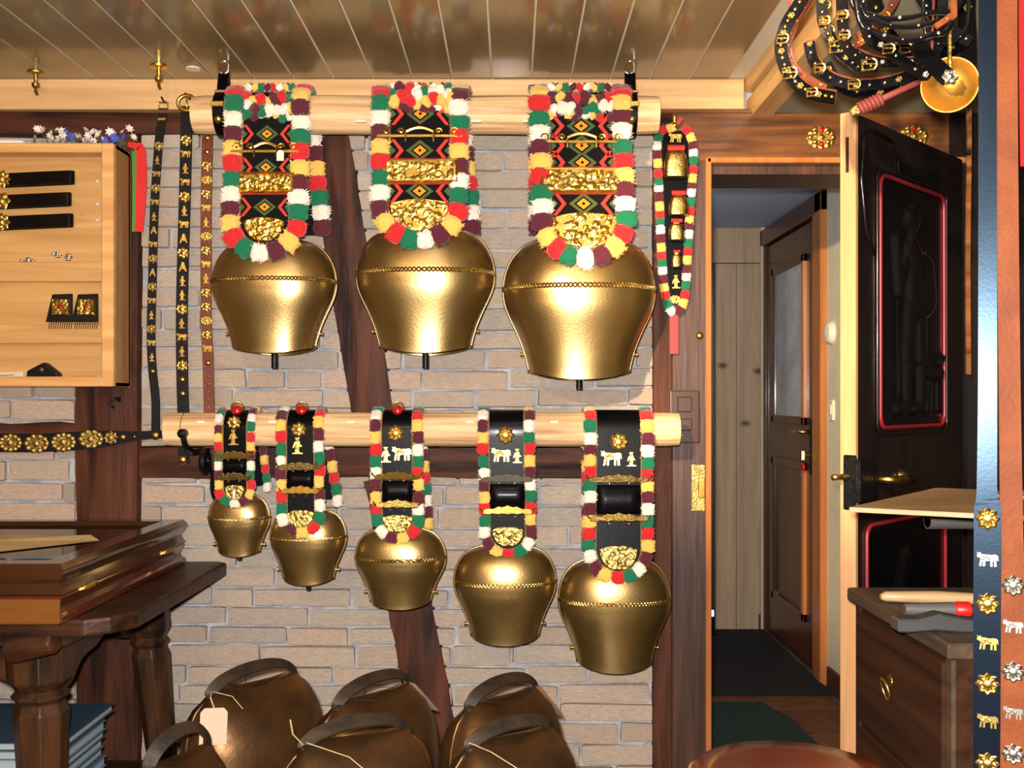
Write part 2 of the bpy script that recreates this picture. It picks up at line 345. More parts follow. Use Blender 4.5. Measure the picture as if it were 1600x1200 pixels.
def dot(m='brass'):
    return cached(('dot', m), lambda: MB().lathe([(1, 0), (1, .2), (.75, .55), (.3, .75), (.02, .8)], 10, (0, 0, 0), 'y').mesh('stud', m, smooth_=True))
MOUNTNAME = dict(r='rosette', c='cow_mount', m='figure_mount', a='triangle_mount', d='stud', f='filigree_mount')
def mount(kind, parent, loc, s, m='brass', rot=(0, 0, 0)):
    me = rosette(m, 8) if kind == 'r' else figure('cow', m) if kind == 'c' else figure('man', m) if kind == 'm' else figure('tri', m) if kind == 'a' else filigree(m, 0) if kind == 'f' else filigree(m, 1) if kind == 'g' else dot(m)
    k = dict(r=1, c=.95, m=.85, a=1, d=.6, f=1.1, g=1.1)[kind]
    return inst({'g': 'filigree_mount'}.get(kind) or MOUNTNAME[kind], me, parent, loc, rot, (s*k, s*.55, s*k))

# ================================================================ STRUCTURE
WY = 3.15; CZ = EYE+(HOR-130)/F*WY; SOF = EYE+(HOR-183)/F*WY
OPL, OPR, OPT = .605, 1.40, 2.02
struct(MB().box((-2.2, -2.5, -.06), (1.9, WY, 0)), 'floor', 'floor', 'dark wooden floor of the shop room')
# ceiling: pale backing paints edge highlights into the gaps, then one board after another
ce = struct(MB().box((-2.2, -2.5, CZ+.0022), (1.9, WY+.2, CZ+.08)), 'ceiling', 'joint', 'boarded lacquered ceiling of narrow brown planks')
pw = .1232
plank_me = MB().prism([(-pw/2+.0016, .012), (-pw/2+.0016, .003), (-pw/2+.004, 0), (pw/2-.004, 0), (pw/2-.0016, .003), (pw/2-.0016, .012)], -2.5, WY).mesh('plank', 'ceil')
x = -.0626+pw/2
k0 = int((x+2.2)/pw)
for i in range(-k0, 7):
    px = x+i*pw
    if px+pw/2 < .735: inst('plank', plank_me, ce, (px, 0, CZ+R.uniform(-.0006, .0006)))
# back wall
wb = MB().box((-2.2, WY, 0), (OPL-.02, WY+.2, CZ+.08)).box((OPL-.02, WY, OPT), (1.9, WY+.2, CZ+.08)).box((OPR+.02, WY, 0), (1.9, WY+.2, OPT))
wall = struct(wb, 'wall_back', 'mortar', 'timber framed back wall with pale brick infill')
def wx(u, d=WY): return (u-800)/F*d
def wz(v, d=WY): return EYE+(HOR-v)/F*d
bvars = []
for k in range(6):
    q = random.Random(k+5); mb = MB().box((-.5, -1, -.5), (.5, 0, .5))
    for v in mb.v: v.x += q.uniform(-.012, .012); v.z += q.uniform(-.07, .07)
    bvars.append(mb.mesh('brick', 'brick', bevel=.05, smooth_=False))
def bricks(x0, x1, z0, z1, seed):
    q = random.Random(seed); z = z0; row = 0
    while z < z1-.02:
        h = q.uniform(.058, .068); xx = x0-q.uniform(0, .2)
        while xx < x1:
            ln = q.choice([.12, .2, .26, .28, .3, .3, .32]) * q.uniform(.93, 1.07); a, b = max(xx, x0)+.005, min(xx+ln, x1)-.005
            if b-a > .02:
                mx, mz = (a+b)/2, z+h/2+.0055*math.sin(mx_(a)); hh = h-.008
                o = inst('brick', q.choice(bvars), wall, (mx, WY, mz), (0, q.uniform(-.012, .012), 0), (b-a, q.uniform(.011, .021), hh))
            xx += ln
        z += h; row += 1
def mx_(a): return a*3.1
bricks(wx(222), wx(1022), wz(1225), wz(214), 3)
bricks(-2.1, wx(122), wz(1120), wz(214), 4)
# timbers of the frame (each a part of the wall)
def timber(name, pts, w0, m='timber', th=.028):
    rr = random.Random(len(pts)+int(w0*1000)); n = 14; a, b = Vector(pts[0]), Vector(pts[1]); t = (b-a).normalized(); sd = V(-t.z, 0, t.x); vs = []; fs = []
    for i in range(n+1):
        p = a.lerp(b, i/n); l = w0/2+rr.uniform(-.004, .004); r_ = w0/2+rr.uniform(-.004, .004); f1 = rr.uniform(-.003, .003)
        vs += [p+sd*l+V(0, 0, 0), p+sd*(l-.006)+V(0, -th+.004+f1, 0), p+V(0, -th-.002+f1, 0), p-sd*(r_-.006)+V(0, -th+.004+f1, 0), p-sd*r_]
    for i in range(n):
        for j in range(4): fs.append((i*5+j, i*5+j+1, i*5+j+6, i*5+j+5))
    fs += [(0, 1, 2, 3, 4), tuple(n*5+j for j in (4, 3, 2, 1, 0))]
    return MB().add(vs, fs).build(name, m, wall)
Y0 = WY
timber('timber_post', [V(wx(172), Y0, 0), V(wx(171), Y0, wz(212))], S(102, WY), th=.03)
timber('timber_rail', [V(-2.1, Y0, wz(196)), V(wx(1175), Y0, wz(196))], S(40, WY), 'timberx', .034)
timber('timber_rail', [V(-2.1, Y0, wz(683)), V(wx(122), Y0, wz(683))], S(48, WY), 'timberx')
timber('timber_rail', [V(wx(222), Y0, wz(722)), V(wx(1020), Y0, wz(722))], S(52, WY), 'timberx')
timber('timber_brace', [V(wx(512), Y0, wz(205)), V(wx(592), Y0, wz(700))], S(72, WY), th=.024)
timber('timber_brace', [V(wx(604), Y0, wz(745)), V(wx(700), Y0, wz(1250))], S(74, WY), th=.024)
MB().box((wx(1018), WY-.03, 0), (wx(1048), WY, 2.09)).build('timber_post', 'timber', wall, bevel=.004)
# crown plank
struct(MB().box((-2.2, WY-.045, wz(177)), (wx(1158), WY, CZ)), 'trim_1', 'pinex', 'pale pine plank running along the top of the brick wall', bevel=.003)
MB().box((wx(1028), WY-.05, wz(184)), (wx(1185), WY-.036, wz(177))).build('cornice_lip', 'lintel', bpy.data.objects['trim_1'], bevel=.003)
MB().box((-2.2, WY-.06, wz(182)), (-1.60, WY, CZ)).build('timber_end', 'timber', bpy.data.objects['trim_1'], bevel=.004)
# soffit beam on the right with its mouldings
bx = wx(1160)
so = struct(MB().box((bx+.05, -2.5, SOF), (1.9, WY, CZ+.01)), 'trim_2', 'beam', 'boxed ceiling beam with pine mouldings above the doorway')
MB().prism([(bx, CZ), (bx, CZ-.022), (bx+.012, CZ-.03), (bx+.05, CZ-.034), (bx+.05, CZ)], -2.5, WY).build('cornice_moulding', 'piney', so)
MB().box((bx+.03, -2.5, SOF+.055), (bx+.05, WY, CZ-.034)).build('fascia_board', 'lintel', so)
MB().prism([(bx+.012, SOF+.05), (bx+.012, SOF+.02), (bx+.02, SOF-.006), (bx+.085, SOF-.006), (bx+.085, SOF+.056), (bx+.02, SOF+.056)], -2.5, WY).build('edge_moulding', 'piney', so)
# doorframe
df = struct(MB().box((wx(1046), WY-.045, 0), (OPL, WY+.2, OPT+.01)), 'trim_3', 'jamb', 'dark stained doorframe around the open doorway', bevel=.004)
MB().box((wx(1046), WY-.05, OPT), (1.36, WY+.02, SOF)).build('lintel_board', 'lintel', df, bevel=.004)
MB().box((OPL-.004, WY-.056, 0), (OPL+.014, WY-.02, OPT+.012)).build('door_stop', 'hdoor', df, bevel=.003)
MB().box((OPL, WY-.056, OPT-.004), (1.42, WY-.02, OPT+.014)).build('door_stop', 'hdoor', df, bevel=.003)
MB().box((OPL, WY-.01, OPT-.03), (1.42, WY+.2, OPT+.01)).build('head_board', 'jamb', df)
MB().box((1.36, WY-.046, OPT), (1.62, WY+.02, SOF)).build('lintel_end', 'blackwood', df)
MB().box((OPR, WY-.045, 0), (OPR+.22, WY+.2, OPT+.01)).build('side_post', 'blackwood', df, bevel=.004)
t = MB().box((wx(1076), WY-.048, wz(796)), (wx(1097), WY-.0445, wz(724))).build('strike_plate', 'brassdim', df, bevel=.001)
MB().box((wx(1086), WY-.056, wz(775)), (wx(1096), WY-.048, wz(744))).build('latch_lip', 'brass', df, bevel=.002)
inst('stud', dot('brassdim'), df, V(wx(1089), WY-.046, wz(526)), sc=.012)
# the other walls, behind the camera and to the sides
struct(MB().box((-2.3, -2.5, 0), (-2.2, WY+.2, CZ)), 'wall_left', 'roomwall', 'wood lined left wall of the room')
struct(MB().box((1.62, -2.5, 0), (1.72, WY, CZ)), 'wall_right', 'darkwall', 'dark wall at the right of the workbench')
struct(MB().box((-2.2, -2.6, 0), (1.9, -2.5, CZ)), 'wall_front', 'roomwall', 'wood lined wall behind the viewer')
# hall behind the doorway
HW = 1.41; HD = 5.55; HZ = 2.235
hf = struct(MB().box((-.6, WY, -.06), (HW+.1, 6.0, -.004)), 'floor_hall', 'grout', 'tiled hall floor beyond the doorway')
tme = MB().box((-.5, -.5, -.5), (.5, .5, .5)).mesh('tile', 'tile', bevel=.008)
for i in range(6):
    for j in range(9): inst('tile', tme, hf, (-.44+i*.33, WY+.16+j*.33, -.004), sc=(.322, .322, .012 if True else 1))
struct(MB().box((-.6, WY+.2, HZ), (HW+.1, 6.0, HZ+.06)), 'ceiling_hall', 'hallceil', 'bluish white hall ceiling seen through the doorway')
struct(MB().box((HW, WY+.2, 0), (HW+.1, 4.47, HZ)).box((HW, 5.6, 0), (HW+.1, 6.0, HZ)).box((HW, 4.47, 2.24), (HW+.1, 5.6, HZ)), 'wall_hall_right', 'plaster', 'cream plastered hall wall right of the glazed door')
hb = struct(MB().box((-.6, 5.9, 0), (HW, 6.0, HZ)), 'wall_hall_back', 'plaster', 'pale far wall of the hall with knotty pine boards')
struct(MB().box((-.7, WY+.2, 0), (-.6, 6.0, HZ)), 'wall_hall_left', 'plaster', 'pale left wall of the hall')
x0 = (1118-800)/F*HD
for (a, b) in ((x0, x0+.115), (x0+.117, HW-.03)): MB().box((a, HD, 0), (b, HD+.03, wz(412, HD))).build('pine_board', 'knotty', hb, bevel=.002)
MB().box((.2, HD-.005, wz(411, HD)), (HW-.03, HD+.03, HZ)).build('pine_board', 'knotty', hb, bevel=.002)
MB().box((HW-.03, HD-.02, 0), (HW, HD+.02, HZ)).build('corner_strip', 'plaster', hb)
MB().box((x0-.045, HD+.02, 0), (x0-.002, HD+.05, wz(412, HD))).build('recess_frame', 'steel', hb)
struct(MB().box((HW-.015, WY+.2, 0), (HW, 4.43, .10)), 'baseboard_hall', 'baseb', 'brown baseboard along the hall wall', bevel=.003)
struct(MB().box((HW-.04, HD-.012, 0), (HW-.005, HD, .09)), 'baseboard_hall_end', 'baseb', 'short brown baseboard at the far end of the hall', bevel=.003)
# hall door (closed in the right wall of the hall, along the depth)
dx = HW
hd = struct(MB().box((dx-.005, 4.62, .012), (dx+.035, 5.48, 2.12)), 'door_2', 'hdoordark', 'brown hall door with a glass pane and brass lever', bevel=.003)
def ybox(a, b, z0, z1, x0_, x1_, n, m, bev=.004): return MB().box((x0_, a, z0), (x1_, b, z1)).build(n, m, hd, bevel=bev)
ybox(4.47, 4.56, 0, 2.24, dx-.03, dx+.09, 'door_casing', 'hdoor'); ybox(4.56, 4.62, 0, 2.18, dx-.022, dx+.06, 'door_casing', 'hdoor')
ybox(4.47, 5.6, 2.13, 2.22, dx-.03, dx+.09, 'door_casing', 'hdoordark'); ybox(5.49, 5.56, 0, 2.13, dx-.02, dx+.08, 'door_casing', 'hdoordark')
for (z0, z1) in ((1.16, 1.98), (.22, .98)):
    for (a, b, c0, c1) in ((4.76, 4.80, z0, z1), (5.31, 5.35, z0, z1), (4.76, 5.35, z0, z0+.04), (4.76, 5.35, z1-.04, z1)):
        ybox(a, b, c0, c1, dx-.022, dx, 'panel_moulding', 'hdoor' if a < 4.77 and b < 5 else 'hdoordark')  # near moulding takes the painted lit tone
MB().box((dx-.012, 4.80, 1.20), (dx-.007, 5.31, 1.94)).build('glass_pane', mat('pane_reflection', c(130, 150, 172), .08, 0, c(160, 180, 196), 6, coat=.8), hd)  # opaque pane, pale blue reflection put into its colour
lv = ybox(4.665, 4.70, .93, 1.19, dx-.012, dx-.005, 'lock_plate', 'iron')
MB().tube([V(dx-.01, 4.685, 1.13), V(dx-.055, 4.685, 1.13), V(dx-.06, 4.70, 1.13), V(dx-.06, 4.82, 1.125)], [.009, .009, .010, .007], 8).build('lever', 'brass', hd, smooth_=True)
MB().tube([V(dx-.01, 4.683, 1.02), V(dx-.05, 4.683, 1.02)], .011, 8).tube([V(dx-.045, 4.683, 1.0), V(dx-.045, 4.683, 1.04)], .012, 6).build('lock_cylinder', 'brass', hd)
MB().lathe([(.002, -.004), (.018, -.004), (.018, .004), (.002, .004)], 12, (dx-.04, 4.70, .965), 'x').build('key_tag', 'redplastic', hd)

# carved door standing open towards the room
DW = .70
door = thing('door_1', 'black carved door standing open, with raw pine edge', 'door', (.872, 2.534, 0), kind='structure', rotz=PI/4)
door.name = 'door_1'; BASE['door_1'] = V(0, 0, 0)
D0, D1 = .015, 2.01
MB().box((.008, 0, D0), (DW, .038, D1)).build('door_leaf', 'blackwood', door, bevel=.003)
MB().box((-.004, -.002, D0), (.010, .040, D1+.004)).build('edge_strip', 'pinez', door, bevel=.001)
MB().box((-.0055, .016, 1.86), (-.0035, .024, 1.95)).build('edge_mortise', 'dwood', door)
def bead(x0_, x1_, z0, z1, r, n, m):
    k = .03; pts = []
    for (cx, cz, a0) in ((x1_-k, z1-k, 0), (x0_+k, z1-k, PI/2), (x0_+k, z0+k, PI), (x1_-k, z0+k, 3*PI/2)):
        for i in range(5): a = a0+i*PI/8; pts.append(V(cx+k*math.cos(a), -.004, cz+k*math.sin(a)))
    return MB().tube(pts, r, 6, True).build(n, m, door, smooth_=True)
bead(.133, .551, 1.207, 1.874, .006, 'panel_bead', 'redline'); bead(.115, .569, 1.19, 1.89, .004, 'panel_bead', 'blackwood')
bead(.055, .56, .25, .955, .006, 'panel_bead', 'redline')
KRel = 1.7
CAPS = [((.42, .87), (.50, .87), .07), ((.47, .91), (.47, .84), .06), ((.36, .845), (.56, .845), .02), ((.46, .77), (.47, .74), .07), ((.46, .70), (.50, .52), .14), ((.66, .66), (.70, .54), .13), ((.33, .68), (.24, .55), .05), ((.24, .55), (.20, .74), .05), ((.20, .74), (.20, .76), .05),
        ((.62, .66), (.56, .54), .05), ((.42, .48), (.38, .28), .085), ((.38, .28), (.36, .10), .065), ((.36, .07), (.22, .06), .05), ((.58, .48), (.60, .28), .085), ((.60, .28), (.60, .10), .06), ((.6, .07), (.5, .06), .045), ((.72, .22), (.92, .22), .06), ((.94, .27), (.98, .29), .03), ((.72, .2), (.70, .05), .02), ((.78, .2), (.78, .05), .02), ((.88, .2), (.88, .05), .02), ((.93, .2), (.93, .05), .02), ((.24, .8), (.26, .1), .012)]
CAP2 = [((.3, .3), (.35, .7), .09), ((.35, .7), (.45, .86), .06), ((.5, .3), (.48, .6), .11), ((.3, .32), (.62, .3), .12), ((.62, .3), (.78, .4), .05), ((.78, .4), (.84, .6), .04), ((.2, .3), (.18, .55), .05), ((.3, .2), (.28, .05), .04), ((.6, .2), (.62, .05), .04)]
def capfield(caps, W, Hh, z0, x0_):
    def fn(x_, z_):
        u, v = (x_-x0_)/W, (z_-z0)/Hh; h = 0
        for (a, b, r) in caps:
            ax, az = a; bx_, bz = b[0]-ax, b[1]-az; px, pz = u-ax, (v-az)
            asp = Hh/W; L2 = bx_*bx_+(bz*asp)**2+1e-9; t_ = max(0, min(1, (px*bx_+pz*asp*bz*asp)/L2)); d = math.hypot(px-t_*bx_, (pz-t_*bz)*asp)
            if d < r: h = max(h, math.sqrt(1-(d/r)**2)*(.006+r*.07)*KRel)
        return h
    return fn
f1 = capfield(CAPS, .40, .65, 1.215, -.20); mb = MB().relief(lambda t_: .202, 1.213, 1.868, 64, 104, f1, .001)
for v in mb.v: v.x += .342
mb.build('carved_herdsman_panel', 'blackpanel', door, smooth_=True, fix=False)
f2 = capfield(CAP2, .48, .68, .26, -.24); mb = MB().relief(lambda t_: .245, .256, .948, 50, 70, f2, .001)
for v in mb.v: v.x += .308
mb.build('carved_lower_panel', 'blackpanel', door, smooth_=True, fix=False)
MB().tube([V(.10, -.004, 1.66), V(.045, -.006, 1.72), V(.02, -.006, 1.84), V(.035, -.006, 1.95), V(.09, -.006, 1.985), V(.2, -.006, 1.97)], .004, 6).build('carved_scroll', 'blackwood', door, smooth_=True)
MB().box((.24, -.006, 1.895), (.50, 0, 1.93)).build('hinge_strap', 'iron', door, bevel=.002)
MB().box((-.008, -.016, 1.02), (.07, .0, 1.13)).box((-.006, -.004, 1.0), (-.003, .03, 1.14)).build('rim_lock', 'iron', door, bevel=.003)
MB().tube([V(.09, -.004, 1.075), V(.09, -.05, 1.075), V(.10, -.055, 1.075), V(.21, -.055, 1.07)], [.01, .01, .011, .013], 8).build('lever', 'brassdim', door, smooth_=True)
MB().tube([V(-.003, .02, 1.085), V(-.06, .03, 1.085)], .008, 8).build('latch_bolt', 'brass', door, smooth_=True)
MB().lathe([(.004, 0), (.022, 0), (.022, .006), (.012, .02), (.002, .026)], 12, (.26, 0, 1.07), 'y').build('key_rosette', 'brassdim', door, smooth_=True)
tag(door, 'black carved door standing open, with raw pine edge', 'door', kind='structure')

# ================================================================ BARS
BY = 2.95
def logbar(name, u0, u1, vc, rp, label, rim):
    r = S(rp, BY); q = random.Random(int(u0)); x0_, x1_ = S(u0-800, BY), S(u1-800, BY); zc = wz(vc, BY)
    root = thing(name, label, 'log', (x0_, BY, zc), 'peeled pine logs carrying the bells')
    mb = MB(); n = 40; m = 26; vs = []; fs = []
    ph = [q.uniform(0, 6) for _ in range(6)]
    for i in range(n+1):
        xx = x0_+(x1_-x0_)*i/n; e = .96 if i in (0, n) else 1
        for j in range(m):
            a = 2*PI*j/m; rr = r*e*(1+.012*math.sin(3*a+ph[0])+.010*math.sin(xx*9+ph[1]+2*a)+.008*math.sin(xx*23+ph[2]-a))
            vs.append(V(xx, BY+rr*math.cos(a), zc+rr*math.sin(a)))
    for i in range(n):
        for j in range(m): fs.append((i*m+j, i*m+(j+1) % m, (i+1)*m+(j+1) % m, (i+1)*m+j))
    fs += [tuple(range(m)), tuple(range(n*m, (n+1)*m))]
    MB().add(vs, fs).build('log_body', 'log', root, smooth_=AS)
    for uu in rim:
        MB().lathe([(r*1.012, -.0012), (r*1.016, 0), (r*1.012, .0012)], 26, (S(uu-800, BY), BY, zc), 'x').build('groove_ring', 'lintel', root)
    return root, r, zc
barU, rU, zU = logbar('log_bar', 305, 1028, 180, 29.5, 'upper peeled pine log slung under the ceiling by two straps', [372])
barL, rL, zL = logbar('log_bar', 262, 1060, 671, 26.5, 'lower peeled pine log carrying five smaller bells', [290])
for i, uu in enumerate((568, 745, 825)):
    MB().box((S(uu-8-800, BY), BY-rU-.001, zU-.036), (S(uu+8-800, BY), BY-rU*.8, zU-.03)).build('paper_marker', 'paper', barU)
for i, uu in enumerate((322, 432, 553, 735, 865)):
    MB().box((S(uu-6-800, BY), BY-rL-.0005, zL+.02), (S(uu+6-800, BY), BY-rL*.8, zL+.027)).build('paper_marker', 'paper', barL)
# the lower log rests on iron brackets driven into the wall
def bracket(u, label, front=True):
    X = S(u-800, BY); r_ = rL+.008
    root = thing('iron_bracket', label, 'bracket', (X, WY, zL-.06), 'iron brackets under the lower log')
    pts = [V(X, WY+.01, zL-.07), V(X, BY+.03, zL-.07)]+[V(X, BY-math.sin(a)*r_, zL-math.cos(a)*r_) for a in (0, .35, .7, 1.05, 1.4)][:5 if front else 1]
    MB().tube(pts, .009, 8).build('hook_arm', 'iron', root, smooth_=True)
    MB().lathe([(.014, 0), (.014, .02), (.004, .026)], 10, pts[-1]+V(0, .008, 0), 'y').build('hook_tip', 'iron', root)
    return root
bracket(296, 'black iron bracket under the left end of the lower log')
bracket(1012, 'black iron peg under the right end of the lower log', False)
wh = thing('iron_pulley', 'black iron disc on a hook below the left end of lower log', 'pulley', P(322, 720, 2.93))
mb = MB().lathe([(.006, -.008), (.035, -.008), (.04, 0), (.035, .008), (.006, .008)], 18, P(320, 721, 2.93), 'x')
mb.build('disc', 'iron', wh, smooth_=AS)
MB().tube([P(318, 700, BY-.02), P(318, 712, 2.93), P(326, 722, 2.93)], .007, 8).build('hook', 'iron', wh)
MB().lathe([(.004, -.006), (.02, -.006), (.03, 0), (.02, .006), (.004, .006)], 14, P(334, 758, 2.98), 'x', sx=1, sy=1.5).tube([P(326, 722, 2.94), P(334, 750, 2.98)], .005, 6).build('pendant', 'iron', wh)

# ================================================================ COWBELLS
PROF = [(0, .12), (.02, .36), (.045, .55), (.085, .72), (.14, .83), (.20, .905), (.28, .965), (.36, .994), (.435, 1), (.52, .975), (.6, .92), (.68, .85), (.76, .785), (.84, .73), (.92, .688), (.97, .668), (1, .662)]
def prof(t):
    n = len(PROF)
    for i in range(n-1):
        (a, ra), (b, rb) = PROF[i], PROF[i+1]
        if t <= b:
            sl = (rb-ra)/(b-a); m = lambda j: (PROF[min(j+1, n-1)][1]-PROF[max(j-1, 0)][1])/(PROF[min(j+1, n-1)][0]-PROF[max(j-1, 0)][0])
            if t < .05: return ra+sl*(t-a)
            u = (t-a)/(b-a); m0, m1 = m(i)*(b-a), m(i+1)*(b-a)
            return (2*u**3-3*u*u+1)*ra+(u**3-2*u*u+u)*m0+(-2*u**3+3*u*u)*rb+(u**3-u*u)*m1
    return PROF[-1][1]
def sup(a, b, th, n=2.25):
    cs, sn = math.cos(th), math.sin(th)
    return a*math.copysign(abs(cs)**(2/n), cs), b*math.copysign(abs(sn)**(2/n), sn)
DR = .64
def bell_body(root, X, Y, zt, zb, a, tilt=0, mat_='bell', inn='bellin', n=56):
    Hh = zt-zb; rows = []; ts = [0, .01, .02, .032, .045, .065, .085, .11, .14, .17, .2, .24, .28, .32, .34, .36, .38, .4, .42, .44, .46, .48, .5, .52, .54, .56, .58, .6, .64, .68, .72, .76, .8, .84, .88, .92, .95, .975, 1]
    def pt(t, th, off=0):
        r = a*prof(t)+off; b_ = r*DR*(1 if t < .5 else 1+.12*(t-.5)*2); x_, y_ = sup(r, b_, th)
        dz = -.055*Hh*max(0, (t-.55)/.45)**2*(1-(x_/max(r, 1e-5))**2)
        q = V(x_, y_, -t*Hh+dz)
        return q
    vs = []; fs = []
    for t in ts:
        for j in range(n): vs.append(V(X, Y, zt)+pt(t, 2*PI*j/n))
    for i in range(len(ts)-1):
        for j in range(n): fs.append((i*n+j, i*n+(j+1) % n, (i+1)*n+(j+1) % n, (i+1)*n+j))
    fs.append(tuple(range(n)))
    k = len(vs); ts2 = [t for t in ts if t > .1][::-1]
    for i, t in enumerate(ts2):
        for j in range(n): vs.append(V(X, Y, zt)+pt(t, 2*PI*j/n, -.004))
    base = k-n
    for j in range(n): fs.append((base+j, base+(j+1) % n, k+(j+1) % n, k+j))
    for i in range(len(ts2)-1):
        for j in range(n): fs.append((k+i*n+j, k+i*n+(j+1) % n, k+(i+1)*n+(j+1) % n, k+(i+1)*n+j))
    fs.append(tuple(range(len(vs)-n, len(vs))))
    body = MB().add(vs, fs).build('bell_body', mat_, root, smooth_=math.radians(60))
    C = V(X, Y, zt)
    # braided band round the widest part
    wn = max(30, int(a*300)); tb = MB()
    for sgn in (0, PI):
        pts = []
        for i in range(wn*6):
            th = 2*PI*i/(wn*6); w_ = math.sin(wn*th+sgn); pts.append(C+pt(.405+.016*w_, th, .0014+.0014*math.cos(wn*th+sgn)))
        tb.tube(pts, .0013+.006*a, 4, True)
    tb.build('braid_band', 'brassdim', body)
    for th in (0, PI): MB().tube([C+pt(t, th, .0015) for t in ts[2:]], .0035, 6).build('side_seam', 'bell', body, smooth_=True)
    for sg in (0, PI):
        q = C+pt(.87, sg, 0); d = V(1 if sg == 0 else -1, 0, 0)
        MB().tube([q-d*.004, q+d*.010], .0035, 8).lathe([(.001, -.004), (.0062, -.002), (.0062, .002), (.001, .004)], 8, q+d*.012, 'x').build('pin', 'brass', body, smooth_=True)
    # clapper and its tip under the rim
    return body, pt, C
def clapper(root, X, Y, zt, zb, drop, r):
    MB().tube([V(X, Y, zt-.05), V(X, Y, zb-drop+.03)], r*.45, 8).tube([V(X, Y, zb-drop+.045), V(X, Y, zb-drop)], r, 10).build('clapper', 'iron', root, smooth_=AS)
def hb_plate(w_, kind):
    # ornate cross plate of a buckle
    n = 16; up = []; dn = []
    for i in range(n+1):
        s = -1+2*i/n; up.append((s*w_/2, .011+.005*math.cos(s*PI*1.0)+.0025*math.cos(s*PI*5))); dn.append((s*w_/2, -.008-.0015*math.cos(s*PI*5)))
    return up+dn[::-1]
def scroll(w_, seedk, X, Y, Z, root, name, m):
    mb = MB(); r = .006
    mb.box((X-w_*.5, Y-.006, Z-.012), (X+w_*.5, Y, Z-.005))
    for sg in (-1, 1):
        for (cx, rr) in ((.40, .014), (.22, .011)):
            pts = [V(X+sg*(w_*cx)+rr*(1-.12*k)*math.cos(k*.9)*sg, Y-.004-.0006*k, Z+.005+rr*(1-.12*k)*math.sin(k*.9)) for k in range(8)]
            mb.tube(pts, .0032, 6)
    mb.tube([V(X-w_*.16+w_*.32*i/10, Y-.004, Z+.004+.012*math.sin(PI*i/10)) for i in range(11)], .005, 6)
    o = mb.build(name, m, root, smooth_=AS)
    return o
def boss(w_, h, seed, amp):
    q = random.Random(seed); B = [(q.uniform(-w_, w_), q.uniform(0, h), q.uniform(.004, .010), q.uniform(.4, 1)) for _ in range(90)]
    def fn(x_, z_):
        s = 0
        for bx_, bz, r, k in B:
            d2 = ((x_-bx_)**2+(z_-bz)**2)/(r*r)
            if d2 < 1: s = max(s, k*(1-d2)**.5)
        return amp*s
    return fn
